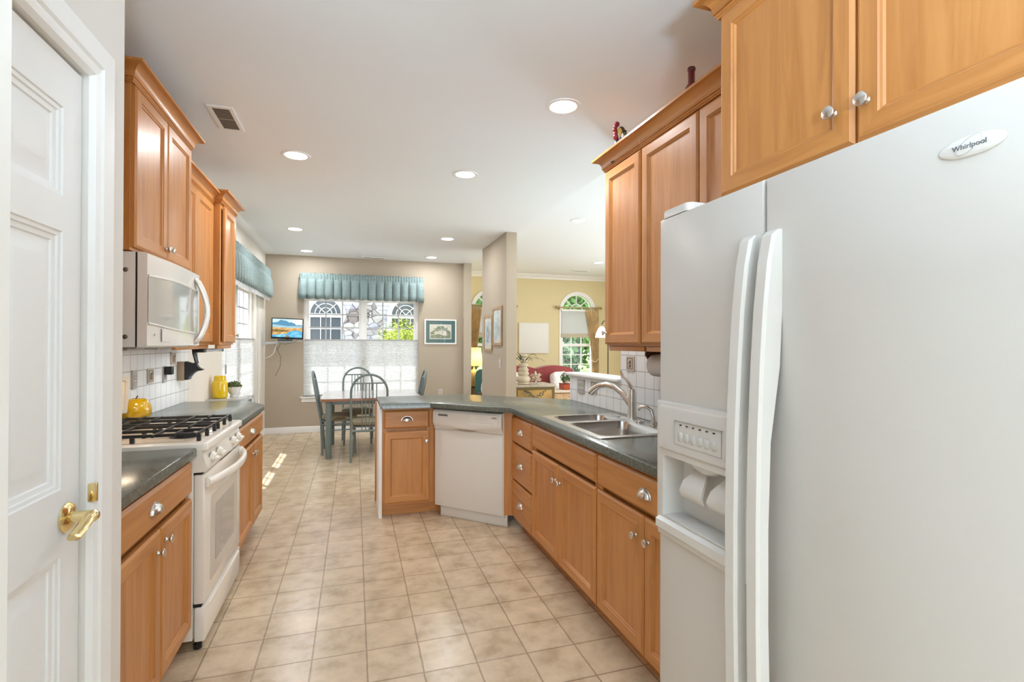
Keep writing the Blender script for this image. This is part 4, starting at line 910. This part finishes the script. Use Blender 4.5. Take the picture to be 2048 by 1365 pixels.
b = MB(); b.tube([(0, 0, 1.42), (.001, 0, 1.155)], .0016, 5); hung(b, 'pull_cord', flat('cord_grey', (.5, .5, .5), .6), -1.295, 5.98); b = MB(); b.sup((0, 0, 1.105), (.006, .022, .055), .6, 14, 10); hung(b, 'pull_tab', flat('pull_tab_grey', (.30, .30, .31), .5), -1.295, 5.98)

# ------------------------------------------------------------------ television on its wall arm
tv = thing('television', 'small flat television showing a mountain lake, in the corner', 'television', (-.955, 8.17, 1.60), (R(3), R(2.0), R(-4)))
b = MB(); b.box(-.222, .222, -.012, .022, -.158, .152, .006); b.build('bezel', flat('tv_bezel', (.02, .02, .022), .25), tv)
def em(name, c, s=.9):
    m, nt, b = nmat(name); b.inputs['Base Color'].default_value = (0, 0, 0, 1); b.inputs['Emission Color'].default_value = col(c); b.inputs['Emission Strength'].default_value = s; b.inputs['Roughness'].default_value = .2; return m
def em_noise(name, a, c, sc, s=.9):
    m, nt, b = nmat(name); b.inputs['Base Color'].default_value = (0, 0, 0, 1); v = coords(nt, 'Object', 0, (1, 1, 2.2)); n = noisetex(nt, v, sc, 4); nt.links.new(ramp(nt, n.outputs[0], [(.35, a), (.65, c)]), b.inputs['Emission Color']); b.inputs['Emission Strength'].default_value = s; return m
scm = [em('screen_sky', (.50, .78, .92)), em('screen_far_range', (.06, .22, .36)), em('screen_mist', (.28, .50, .58)), em_noise('screen_field', (.42, .20, .04), (.72, .48, .20), 22), em_noise('screen_lake', (.03, .30, .55), (.25, .62, .85), 14), em_noise('screen_scrub', (.10, .07, .02), (.34, .20, .05), 30), em('screen_bright', (.95, .90, .75))]
b = MB(); X0, X1 = -.206, .206
def lay(poly, k, mi): b.add([(x, -.0125 - k * .0002, z) for x, z in poly], [tuple(range(len(poly)))], mi=mi)
lay([(X0, -.130), (X1, -.130), (X1, .138), (X0, .138)], 0, 0); lay([(.02, .06), (X1, .04), (X1, .138), (.09, .138)], 1, 6)
rg = [(X0, .05)]; rr_ = random.Random(4)
for i in range(25): x = X0 + .412 * i / 24; rg.append((x, .085 + .035 * math.exp(-((x + .05) / .10) ** 2) + rr_.uniform(-.012, .014) - .04 * max(0, x) / .2))
rg += [(X1, .05)]; rg = [(X0, .02)] + rg[1:-1] + [(X1, .02)]; lay(rg, 2, 1); lay([(X0, .0), (X1, .0), (X1, .045), (0, .035), (X0, .055)], 3, 2)
lay([(X0, -.130), (X1, -.130), (X1, .02), (.05, .01), (X0, .015)], 4, 3); lay([(X0, -.130), (X1, -.130), (X1, -.05), (.17, -.03), (.10, -.025), (.03, -.045), (.0, -.075), (-.1, -.09), (X0, -.10)], 5, 4)
lay([(X0, -.05), (-.12, -.06), (-.02, -.05), (.03, -.035), (-.05, -.02), (X0, -.015)], 6, 5); lay([(-.03, -.130), (.03, -.130), (.015, -.10), (-.015, -.10)], 6, 5)
b.build('screen', scm, tv, weld=False)
ar = thing('wall_bracket', 'pale grey swing arm bracket holding the television', 'bracket', (-1.30, 8.17, 1.42))
pg = flat('pale_grey_paint', (.52, .55, .56), .45)
MB().box(.0, .022, -.035, .035, -.085, .125, .004).build('wall_plate', pg, ar)
b = MB(); b.loops([[(x, y, z) for y, z in ((-.02, z0), (.02, z0), (.02, z1), (-.02, z1))] for x, z0, z1 in ((.022, -.08, -.02), (.06, -.055, -.02), (.30, -.035, -.012), (.43, -.03, -.014))]); b.build('arm', pg, ar)
MB().box(.20, .53, -.11, .10, -.014, -.004, .003).build('tray', pg, ar); MB().cyl((.345, .03, -.004), (.345, .03, .16), .014).build('post', black, ar)
bx = tag(MB().box(-.10, .10, -.06, .06, 0, .020, .006).build('cable_box', black, None, (-.975, 8.10, 1.4165)), 'slim black cable box on the tray under the television', 'box')
cb = thing('television_cables', 'loose cables hanging below the television bracket', 'cable', (-1.12, 8.16, 1.375))
b = MB(); b.tube([(.02, 0, .015), (.01, 0, -.05), (-.02, 0, -.14), (-.06, 0, -.185), (-.13, .02, -.215)], .005, 6); b.build('white_cable', white_paint, cb)
b = MB(); b.tube([(.0, 0, .01), (.03, 0, -.09), (.075, 0, -.20), (.07, 0, -.33), (.02, 0, -.45), (-.0, 0, -.475)], .0035, 6); b.tube([(.07, 0, .0), (.05, 0, -.06), (.02, 0, -.09)], .003, 6); b.tube([(.05, -.08, .02), (.15, -.12, -.01), (.26, -.12, .02), (.32, -.10, .05)], .003, 6); b.build('dark_cable', flat('brown_cable', (.10, .085, .06), .5), cb)

# ------------------------------------------------------------------ framed pictures
def picture(label, loc, rot, W, Hh, fm, fw, mat_c, mat_w, art, rail=.018):
    t = thing('framed_picture', label, 'picture', loc, rot); o = [(0, 0), (W, 0), (W, Hh), (0, Hh)]
    b = MB(); b.plate(o, rail, [off_poly(o, fw)], XZ(-rail)); b.build('frame', fm, t)
    i = off_poly(o, fw - .002); MB().plate(i, .004, T=XZ(-.008)).build('mat_board', mat_c, t)
    a = off_poly(o, fw + mat_w); art(t, a); MB().plate(i, .001, T=XZ(-.0125)).build('glazing', picture_glass, t); return t
paper = flat('watercolour_paper', (.74, .73, .64), .8, var=.12, vscale=14)
def art_house(t, a):
    x0, z0, x1, z1 = a[0][0], a[0][1], a[2][0], a[2][1]; w_, h_ = x1 - x0, z1 - z0; b = MB()
    MB().plate([(x0 - .012, z0 - .012), (x1 + .012, z0 - .012), (x1 + .012, z1 + .012), (x0 - .012, z1 + .012)], .001, T=XZ(-.0092)).build('inner_mat', white_paint, t)
    b.add([(x, -.0096, z) for x, z in ((x0, z0), (x1, z0), (x1, z1), (x0, z1))], [(0, 1, 2, 3)], mi=0)
    P = lambda pts, k, mi: b.add([(x0 + w_ * x, -.0096 - k * .0002, z0 + h_ * z) for x, z in pts], [tuple(range(len(pts)))], mi=mi)
    P([(0, .45), (.2, .62), (.35, .9), (.62, .95), (.8, .7), (1, .5), (1, .3), (0, .3)], 1, 1)
    P([(.2, .28), (.8, .28), (.8, .5), (.62, .66), (.38, .66), (.2, .5)], 2, 2); P([(.16, .48), (.38, .70), (.62, .70), (.84, .48), (.62, .58), (.38, .58)], 3, 3); P([(0, .0), (1, .0), (1, .3), (.7, .2), (.4, .32), (0, .22)], 4, 1)
    rnd = random.Random(2)
    for i in range(30):
        x, z = rnd.uniform(.04, .96), rnd.choice([rnd.uniform(.05, .3), rnd.uniform(.4, .8)]); s_ = rnd.uniform(.02, .05); P([(x - s_, z), (x, z - s_ * 1.3), (x + s_, z), (x, z + s_ * 1.3)], 5 + i * .1, 1 if i % 3 else 4)
    b.build('print', [paper, flat('print_green', (.24, .30, .20), .8), flat('print_cream', (.76, .73, .64), .8), flat('print_grey', (.45, .45, .42), .8), flat('print_rose', (.55, .42, .36), .8)], t, weld=False)
picture('wide picture in a white frame with a teal mat on the back wall', (1.105, 8.45, 1.372), 0, .535, .415, white_paint, .022, flat('teal_mat', (.07, .17, .18), .7), .075, art_house)
oak = flat('light_oak_frame', (.42, .27, .14), .4, var=.2)
def art_pale(seed, fig):
    def f(t, a):
        x0, z0, x1, z1 = a[0][0], a[0][1], a[2][0], a[2][1]; w_, h_ = x1 - x0, z1 - z0
        m = flat('pale_blue_wash_%d' % seed, (.60, .68, .70), .8, var=.25, vscale=5 + seed); b = MB(); b.add([(x, -.009, z) for x, z in ((x0, z0), (x1, z0), (x1, z1), (x0, z1))], [(0, 1, 2, 3)])
        rnd = random.Random(seed)
        for i in range(fig):
            x = rnd.uniform(.25, .6); pts = [(x + rnd.uniform(-.06, .06) + .08 * math.sin(k * 1.3 + i), .12 + .7 * k / 7) for k in range(8)]
            b.tube([(x0 + w_ * x, -.0092, z0 + h_ * z) for x, z in pts], .0022, 4, mi=1)
        b.build('print', [m, flat('wash_stroke_%d' % seed, (.16, .24, .32), .8)], t, weld=False)
    return f
picture('oak framed blue figure drawing, the lower one on the partition wall', (1.75, 6.915, 1.285), -pi / 2, .435, .485, oak, .03, paper, .05, art_pale(1, 5))
picture('oak framed pale blue picture, the higher one on the partition wall', (1.75, 6.452, 1.365), -pi / 2, .435, .49, oak, .03, paper, .04, art_pale(2, 1))

# ------------------------------------------------------------------ dining set
tb = thing('dining_table', 'dining table with a pale laminate top and wood edge on blue grey legs', 'table', (.205, 6.875, 0))
b = MB(); b.plate(rrect(-.595, .595, -.525, .525, .07, 6), .032, T=TR(0, 0, .688), c=.002); b.build('edge_band', wood('edge_oak', 0, (.20, .085, .035), (.30, .13, .055), (.36, .17, .075)), tb)
b = MB(); b.plate(rrect(-.594, .594, -.524, .524, .069, 6), .002, T=TR(0, 0, .720)); b.build('tabletop', flat('pale_laminate', (.52, .49, .49), .18, var=.05), tb)
for sx in (-.50, .50):
    for sy in (-.44, .44): MB().lathe([(.034, 0), (.036, .006), (.036, .672), (.05, .6875)], 20, TR(sx, sy, 0)).build('leg', teal_metal, tb)
MB().box(-.47, .47, -.41, -.385, .64, .6875).box(-.47, .47, .385, .41, .64, .6875).build('apron', teal_metal, tb)
def make_chair(label):
    t = thing('dining_chair', label, 'chair', (0, 0, 0), 0, 'dining chairs'); r = .0135
    ry = lambda z: -.205 if z < .40 else -.205 - .115 * ((z - .40) / .63)
    L = [(-.205, -.19, 0), (-.203, -.20, .22), (-.202, ry(.42), .42), (-.202, ry(.62), .62), (-.202, ry(.82), .82)]
    arc = [(-.202 * cos(pi * i / 16), ry(.82 + .205 * sin(pi * i / 16)), .82 + .205 * sin(pi * i / 16)) for i in range(1, 16)]
    b = MB(); b.tube(L + arc + [(-x, y, z) for x, y, z in L[::-1]], r, 10); b.build('back_frame', teal_metal, t)
    b = MB(); b.tube([(-.178, ry(.925), .925), (.178, ry(.925), .925)], .008, 8); b.build('cross_bar', teal_metal, t)
    b = MB(); b.tube([(-.20, -.203, .365), (.20, -.203, .365)], .009, 8, sec=(1.5, .8)); b.build('lower_bar', teal_metal, t)
    for k in range(5): x = -.08 + .04 * k; MB().tube([(x, -.203, .365), (x, ry(.42), .42), (x, ry(.925), .925)], .006, 8).build('spindle', teal_metal, t)
    for sx in (-.165, .165): MB().tube([(sx * 1.08, .20, 0), (sx, .185, .40), (sx * .9, .15, .425)], .0125, 10).build('leg', teal_metal, t)
    b = MB()
    for z in (.30, .375):
        for sx in (-1, 1): b.tube([(sx * .20, -.203, z), (sx * .172, .19, z)], .007, 8)
    b.tube([(-.172, .19, .375), (.172, .19, .375)], .007, 8); b.plate(rrect(-.17, .17, -.20, .18, .05), .012, T=TR(0, 0, .405)); b.build('seat_rails', teal_metal, t)
    b = MB(); b.sup((0, .005, .448), (.215, .215, .038), .62, 40, 14); b.build('seat', seat_fabric, t); return t
ch0 = make_chair('blue grey arched chair with its back to the peninsula, nearest the floor aisle'); ch0.location = (.165, 6.33, 0)
for (x, y, a, lb) in ((-.185, 6.86, -90, 'blue grey chair seen side on under the television end of the table'), (.045, 7.42, 180, 'blue grey arched chair between the table and the dining window'), (.60, 6.93, 90, 'blue grey chair side on at the table end behind the peninsula counter')):
    c = copy_tree(ch0); c.location = (x, y, 0); c.rotation_euler = (0, 0, R(a)); c['label'] = lb

# ------------------------------------------------------------------ right wall odds and ends
p = thing('paper_towel_holder', 'dark wood paper towel holder with a white roll under the right wall cabinet', 'paper towel holder', (1.60, 2.475, 1.345), -pi / 2)
for x in (0, .30): MB().plate([(-.05, 0), (.05, 0), (.055, -.02), (.035, -.05), (.03, -.09), (.0, -.125), (-.03, -.09), (-.035, -.05), (-.055, -.02)], .016, T=TR(x, 0, 0) @ YZ(0)).build('bracket', DARKWOOD, p)
MB().cyl((.004, 0, -.075), (.312, 0, -.075), .010).build('rod', DARKWOOD, p)
pr_ = tag(MB().lathe([(.014, 0), (.060, 0), (.062, .004), (.062, .266), (.060, .27), (.014, .27)], 32, RY(pi / 2)).build('paper_towel_roll', flat('paper_towel', (.82, .81, .79), .9, bmp=.2, bscale=150), None, (1.60, 2.451, 1.268), -pi / 2), 'white paper towel roll on the dark wood holder', 'paper roll')
bt = thing('wine_bottle', 'dark red bottle top showing above the double door wall cabinet', 'bottle', (1.50, 2.006, 2.401))
MB().lathe([(.036, 0), (.038, .004), (.038, .155), (.030, .185), (.016, .205), (.0155, .262)], 24).build('bottle_body', flat('dark_red_glass', (.16, .008, .012), .12, coat=.5), bt)
MB().lathe([(.0165, .2625), (.0185, .266), (.0185, .276), (.0165, .280)], 20).build('bottle_lip', flat('red_brown_capsule', (.10, .02, .015), .35), bt)
fg = thing('figurine_group', 'small painted figurine group on the open end of the right wall cabinets', 'figurine', (1.430, 2.535, 2.401), R(20)); fg.scale = (.78, .78, .97)
red_g = flat('dark_red_glaze', (.22, .015, .02), .3); yel_g = flat('yellow_glaze', (.70, .48, .12), .3); navy_g = flat('navy_glaze', (.02, .03, .08), .3); cream_g = flat('cream_glaze', (.70, .68, .60), .3); grn_g = flat('green_glaze', (.06, .13, .06), .3); blue_g = flat('pale_blue_glaze', (.34, .40, .62), .3)
MB().box(-.07, .07, -.04, .04, 0, .012, .004).build('base', DARKWOOD, fg)
b = MB(); b.sup((-.045, 0, .075), (.026, .026, .065)); b.sup((.0, .0, .085), (.028, .026, .075)); b.sup((.045, 0, .07), (.025, .026, .06)); b.build('bodies', navy_g, fg)
b = MB(); b.sup((-.048, -.004, .152), (.020, .022, .02)); b.sup((.004, -.018, .130), (.020, .014, .048)); b.build('cream_front', cream_g, fg)
b = MB(); b.sup((-.040, -.018, .172), (.020, .018, .026)); b.sup((.016, -.022, .120), (.012, .010, .044)); b.build('yellow_glaze_parts', yel_g, fg)
b = MB()
for x, z, r in ((-.062, .205, .016), (-.052, .219, .016), (-.040, .222, .015), (-.068, .185, .017), (-.060, .165, .019), (-.056, .148, .022)): b.sup((x, 0, z), (r, r, r))
b.build('red_comb', red_g, fg); b = MB()
for x, z, r in ((.040, .176, .018), (.054, .165, .017), (.045, .148, .019)): b.sup((x, 0, z), (r, r, r))
b.build('red_hood', red_g, fg); b = MB(); b.sup((.002, 0, .196), (.026, .024, .022)); b.sup((-.002, -.02, .184), (.028, .024, .008)); b.build('dark_hat', flat('brown_glaze', (.05, .02, .015), .3), fg)
b = MB(); b.sup((-.026, -.022, .11), (.010, .010, .032)); b.sup((.006, -.026, .172), (.014, .010, .014)); b.build('green_glaze_parts', grn_g, fg); b = MB(); b.sup((-.008, -.026, .07), (.014, .012, .04)); b.build('blue_glaze_parts', blue_g, fg)

# ------------------------------------------------------------------ living room
def drape(label, loc, W0, W1, zt, tie, mirror=1):
    t = thing('curtain', label, 'curtain', loc, 0, 'gold curtains'); b = MB(); N, Mr = 72, 26; L = []
    for j in range(Mr + 1):
        z = zt - (zt - .02) * j / Mr; t_ = max(0, min(1, (z - tie) / (zt - tie))); w_ = W0 * (.48 + .52 * t_ ** 1.25)
        L.append([(mirror * (W0 * .5 - w_ * (1 - u / N) + W0 * .5) - mirror * W0, -.03 + .022 * sin(2 * pi * u / N * 7 + .4 * sin(z * 3)), z) for u in range(N + 1)])
    b.loops(L, None, (False, False), False); o = b.build('drape', gold, t, sharp=80); md = o.modifiers.new('thickness', 'SOLIDIFY'); md.thickness = .004
    b = MB(); b.tube([(mirror * (-W0 * .62), -.07, tie + .0), (mirror * (-W0 * .3), -.075, tie - .03), (0, -.05, tie + .05)], .012, 8); b.build('tie_back', flat('cream_tie', (.62, .52, .36), .7), t); return t
gold = flat('gold_curtain_fabric', (.62, .46, .24), .8, var=.2, vscale=9, sheen=.3)
def rod(label, cx, w_):
    t = thing('curtain_rod', label, 'curtain rod', (cx, 9.70, 2.135), 0, 'brass curtain rods')
    MB().tube([(-w_, -.07, 0), (w_, -.07, 0)], .012, 10).build('pole', rodm, t)
    for s_ in (-1, 1):
        MB().sup((s_ * (w_ + .03), -.07, 0), (.035, .026, .026)).build('finial', rodm, t); MB().box(s_ * (w_ - .05) - .01, s_ * (w_ - .05) + .01, -.075, -.001, -.035, -.014).build('bracket', rodm, t)
rodm = flat('antique_brass', (.42, .29, .13), .35, .7)
rod('antique brass curtain rod on the arched window beside the blank canvas', AW[1][0] + .0, .47); rod('antique brass curtain rod on the arched window beyond the wall gap', AW[0][0], .47)
drape('gold tied back curtain on the arched window beside the blank canvas', (4.91, 9.665, 0), .31, .31, 2.115, 1.03, 1); drape('gold curtain on the arched window with the table lamp', (2.16, 9.665, 0), .22, .30, 2.115, 1.03, -1)
for cx, lb in ((AW[1][0], 'cream fabric shade in the arched window beside the blank canvas'), (AW[0][0], 'cream fabric shade in the arched window beyond the wall gap')):
    t = thing('roller_shade', lb, 'window shade', (cx, 9.67, 0), 0, 'cream living room shades')
    MB().box(-.375, .375, -.001, .001, 1.60, 2.06).build('cloth', shade_m, t); b = MB()
    for i in range(3): b.box(-.378, .378, -.022 + .006 * i, .016, 1.515 + .028 * i, 1.545 + .028 * i, .008)
    b.build('folded_bottom', flat('cream_shade_cloth', (.55, .49, .37), .85), t); MB().box(-.38, .38, -.02, .02, 2.06, 2.10).build('head_rail', white_paint, t)
cv = thing('blank_canvas', 'blank white square canvas on the yellow living room wall', 'canvas', (3.154, 9.70, 1.19))
MB().box(0, .64, -.035, 0, 0, .615, .004).build('stretched_cloth', flat('primed_canvas', (.80, .79, .76), .8), cv)
so = thing('sofa', 'red camel back sofa below the blank canvas', 'sofa', (3.17, 8.78, 0)); redc = flat('red_upholstery', (.27, .045, .045), .85, var=.12, vscale=30, sheen=.3)
def hump(x): return .90 + .085 * math.cos((abs(x) - .36) / .44 * pi / 2)
for sgn in (-1, 1):
    xs = [sgn * (.005 + .765 * i / 16) for i in range(17)]; top = [(x, .42 + (hump(x) - .42) * (1 if abs(x) < .68 else 1 - .25 * ((abs(x) - .68) / .09) ** 2)) for x in xs]
    P = [(xs[-1], .40), (xs[0], .40)] + top
    b = MB(); b.plate(P, .20, T=XZ(-.10), c=0); b.build('back_cushion', redc, so)
MB().box(-.78, .78, -.75, .10, .10, .34, .03).build('base', redc, so)
for sgn in (-1, 1): MB().box(sgn * .385 - .38, sgn * .385 + .38, -.76, -.10, .34, .47, .05).build('seat_cushion', redc, so)
for sgn in (-1, 1): MB().box(sgn * .83 - .06, sgn * .83 + .06, -.76, .10, .10, .62, .06).build('arm', redc, so)
for sx in (-.82, .82):
    for sy in (-.70, .04): MB().cyl((sx, sy, 0), (sx, sy, .10), .025).build('leg', DARKWOOD, so)
fluff = flat('white_faux_fur', (.78, .76, .71), .95, var=.12, vscale=30, bmp=.9, bscale=50)
def pillow(label, loc, rot, s_, lean):
    b = MB(); b.sup((0, 0, s_[2]), s_, .55, 28, 14, fn=lambda v: v + Vector((noise.noise(v * 14), noise.noise(v * 14 + Vector((9, 0, 0))), noise.noise(v * 14 + Vector((0, 9, 0))))) * .012)
    o = b.build('throw_pillow', fluff, None, loc, (R(lean), 0, rot)); tag(o, label, 'pillow', 'white fur pillows'); return o
pillow('white fluffy pillow on the sofa beside the tiled half wall', (3.585, 8.46, .475), R(10), (.20, .09, .205), -14); pillow('white fluffy pillow on the sofa behind the beige vase', (2.72, 8.46, .475), R(-8), (.20, .09, .205), -14)
cs = thing('painted_chest', 'mustard painted chest with a floral spray behind the peninsula', 'chest', (2.57, 7.30, 0)); mus = flat('mustard_painted_wood', (.36, .21, .05), .55, var=.35, vscale=5)
MB().box(-.31, .29, -.25, .25, .04, .74, .006).build('body', mus, cs)
MB().box(-.335, .315, -.275, .27, .74, .775, .008).build('lid', flat('worn_grey_brown_lid', (.42, .36, .28), .45, var=.25, vscale=7), cs)
MB().box(-.315, -.285, -.256, -.245, .04, .74).box(.262, .293, -.256, -.245, .04, .74).box(-.285, .262, -.256, -.246, .70, .74).build('edge_moulding', flat('dark_olive_trim', (.14, .10, .03), .5), cs)
for sx in (-.26, .24):
    for sy in (-.20, .20): MB().cyl((sx, sy, 0), (sx, sy, .04), .03).build('foot', DARKWOOD, cs)
b = MB(); rnd = random.Random(5)
for i in range(70):
    u = rnd.uniform(-1, 1); x = -.01 + .17 * u; z = .59 + .10 * abs(u) ** 1.3 + rnd.uniform(-.03, .03); a = rnd.uniform(0, 3.1); l, w_ = rnd.uniform(.010, .022), rnd.uniform(.004, .008)
    b.add([(x + cos(a) * l, -.2512, z + sin(a) * l), (x - sin(a) * w_, -.2512, z + cos(a) * w_), (x - cos(a) * l, -.2512, z - sin(a) * l), (x + sin(a) * w_, -.2512, z - cos(a) * w_)], [(0, 1, 2, 3)], mi=0 if rnd.random() < .75 else 1)
b.build('floral_spray', [flat('spray_dark_green', (.06, .075, .05), .6), flat('spray_blue_grey', (.22, .24, .22), .6)], cs, weld=False)
vz = thing('stoneware_vase', 'tall beige ribbed stoneware vase with spiky leaves on the chest', 'vase', (2.42, 7.20, .776)); stone = flat('beige_stoneware', (.58, .49, .37), .6, var=.1)
b = MB(); b.lathe([(.080, 0), (.092, .008), (.084, .025), (.110, .055), (.112, .085), (.098, .112), (.072, .128), (.086, .150), (.088, .170), (.066, .188), (.078, .208), (.080, .226), (.058, .244), (.056, .262), (.074, .280), (.072, .298), (.040, .312), (.036, .328), (.064, .346), (.066, .364), (.036, .382), (.034, .402), (.060, .420), (.061, .440), (.048, .452), (.042, .44)], 32); b.build('vase_body', stone, vz)
b = MB(); rnd = random.Random(8)
for i in range(16):
    a = 2 * pi * i / 16 + rnd.uniform(-.2, .2); l = rnd.uniform(.16, .30); up = rnd.uniform(.05, .13); n = 7; Lf = []
    for k in range(n + 1):
        t = k / n; rr = .04 + l * t; z = .33 + up * 4 * t * (1 - t * .75) - .05 * t * t; ww = .010 * (1 - t) ** .7 + .0008
        Lf.append([(rr * cos(a) - ww * sin(a), rr * sin(a) + ww * cos(a), z), (rr * cos(a), rr * sin(a), z - .004), (rr * cos(a) + ww * sin(a), rr * sin(a) - ww * cos(a), z)])
    b.loops(Lf, None, (False, False), False)
b.build('leaves', flat('spiky_dark_leaves', (.05, .09, .045), .45), vz)
st = thing('star_sculpture', 'beige faceted star ornament beside the vase on the chest', 'ornament', (2.60, 7.15, .776))
bm = bmesh.new(); bmesh.ops.create_icosphere(bm, subdivisions=1, radius=.048); b = MB(); cN = Vector((0, 0, .095)); Tm = Matrix.Rotation(R(14), 3, 'X') @ Matrix.Rotation(R(25), 3, 'Y')
for f in bm.faces:
    ctr = f.calc_center_median().normalized() * .108; v = [x.co.copy() for x in f.verts]
    b.add([cN + Tm @ x for x in v] + [cN + Tm @ ctr], [(0, 1, 3), (1, 2, 3), (2, 0, 3)])
bm.free(); mn = min(v.z for v in b.v); b.v = [v - Vector((0, 0, mn)) for v in b.v]; b.build('star_body', flat('pale_terracotta', (.60, .49, .38), .7), st, sharp=10)
ot = thing('ottoman', 'orange speckled upholstered ottoman beside the painted chest', 'ottoman', (3.32, 7.70, 0)); MB().box(-.34, .34, -.25, .25, .08, .60, .05).build('upholstery', weave('orange_speckle', (.42, .17, .05), (.58, .42, .26), 45), ot); MB().box(-.345, .345, -.255, .255, .60, .635, .015).build('cream_top', flat('cream_cloth', (.66, .56, .44), .9, var=.1, vscale=20), ot)
for sx in (-.28, .28):
    for sy in (-.2, .2): MB().cyl((sx, sy, 0), (sx, sy, .082), .022).build('leg', DARKWOOD, ot)
rb = thing('red_tray_box', 'orange red lacquer box on the ottoman', 'box', (3.40, 7.68, .636)); redl = flat('red_lacquer', (.42, .075, .03), .3)
MB().box(-.16, .22, -.10, .10, 0, .085, .004).build('body', redl, rb); MB().box(-.165, .225, -.105, .105, .085, .10, .004).build('lid', flat('dark_red_lacquer', (.24, .02, .02), .3), rb)
pp = thing('potted_fern', 'small green fern in a pink pot on the red box', 'plant', (3.33, 7.66, .7365)); MB().lathe([(.04, 0), (.06, .006), (.066, .055), (.06, .058), (.05, .045)], 24).build('pot', flat('pale_pink_ceramic', (.70, .55, .48), .5), pp)
b = leaf_cloud((0, 0, .09), (.11, .10, .075), 420, .020, 9, .5); b.build('foliage', leafm('fern_leaves', (.05, .13, .04), (.14, .26, .09)), pp, weld=False)
sd = thing('side_table', 'dark side table with the yellow lamp, beyond the wall gap', 'table', (2.09, 8.86, 0))
MB().box(-.18, .18, -.24, .30, .60, .63, .006).build('tabletop', DARKWOOD, sd)
for sx in (-.15, .15):
    for sy in (-.20, .26): MB().box(sx - .02, sx + .02, sy - .02, sy + .02, 0, .60).build('leg', DARKWOOD, sd)
lp = thing('table_lamp', 'table lamp with a glowing yellow shade beyond the wall gap', 'lamp', (2.03, 8.80, .631))
MB().lathe([(.06, 0), (.062, .01), (.04, .02), (.075, .06), (.105, .13), (.11, .19), (.085, .25), (.04, .285), (.02, .30), (.012, .33)], 28).build('lamp_base', flat('mustard_ceramic', (.62, .46, .17), .25), lp)
o = MB().lathe([(.155, .36), (.155, .36), (.125, .68)], 36, cap=(False, False)).build('lamp_shade', lampshade_m, lp); MB().tube([(0, 0, .33), (0, 0, .52)], .006, 8).build('harp', brass, lp)
l = light('table_lamp_bulb', 'POINT', (0, 0, .52), 5, (1, .75, .42), shadow_soft_size=.05); l.parent = lp
ac = thing('armchair', 'teal green wing chair in front of the yellow lamp', 'chair', (2.02, 8.25, 0), R(-20)); tg = flat('teal_upholstery', (.05, .15, .14), .85, sheen=.3)
b = MB(); b.plate([(-.12, .25), (.12, .25), (.12, .84), (.10, .905), (.05, .94), (-.05, .94), (-.10, .905), (-.12, .84)], .08, T=XZ(.22)); b.build('backrest', tg, ac)
MB().box(-.13, .17, -.20, .22, .24, .46, .04).build('seat', tg, ac)
for sx in (-.10, .14):
    for sy in (-.16, .24): MB().cyl((sx, sy, 0), (sx, sy, .25), .018).build('leg', DARKWOOD, ac)
wv_ = thing('white_vase', 'white patterned vase beside the teal chair', 'vase', (1.985, 7.80, .605))
MB().lathe([(.045, 0), (.062, .01), (.070, .06), (.062, .13), (.042, .20), (.032, .235), (.036, .245), (.03, .24)], 28).build('vase_body', weave('white_dotted_glaze', (.70, .67, .60), (.80, .78, .72), 60, .4), wv_)
nt2 = thing('low_table', 'low dark table under the white patterned vase', 'table', (2.12, 7.80, 0)); MB().box(-.22, .22, -.16, .16, .575, .604, .006).build('tabletop', DARKWOOD, nt2)
for sx in (-.18, .18):
    for sy in (-.12, .12): MB().box(sx - .015, sx + .015, sy - .015, sy + .015, 0, .575).build('leg', DARKWOOD, nt2)
fl = thing('floor_lamp', 'slim dark floor lamp with a glowing white glass shade', 'lamp', (4.42, 8.30, 0)); dm = flat('dark_bronze', (.06, .05, .035), .4, .6)
MB().lathe([(.13, 0), (.13, .015), (.02, .03)], 28).build('base', dm, fl); MB().tube([(0, 0, .02), (0, 0, 1.72), (-.03, 0, 1.80), (-.09, 0, 1.80), (-.13, 0, 1.74)], .010, 8).build('pole', dm, fl)
MB().lathe([(.02, 0), (.06, -.04), (.10, -.13), (.115, -.20)], 28, TR(-.13, 0, 1.70), cap=(True, False)).build('lamp_shade', translucent('white_glass_shade', (.9, .86, .74), .6), fl)
l = light('floor_lamp_bulb', 'POINT', (-.13, 0, 1.58), 7, (1, .80, .50), shadow_soft_size=.04); l.parent = fl
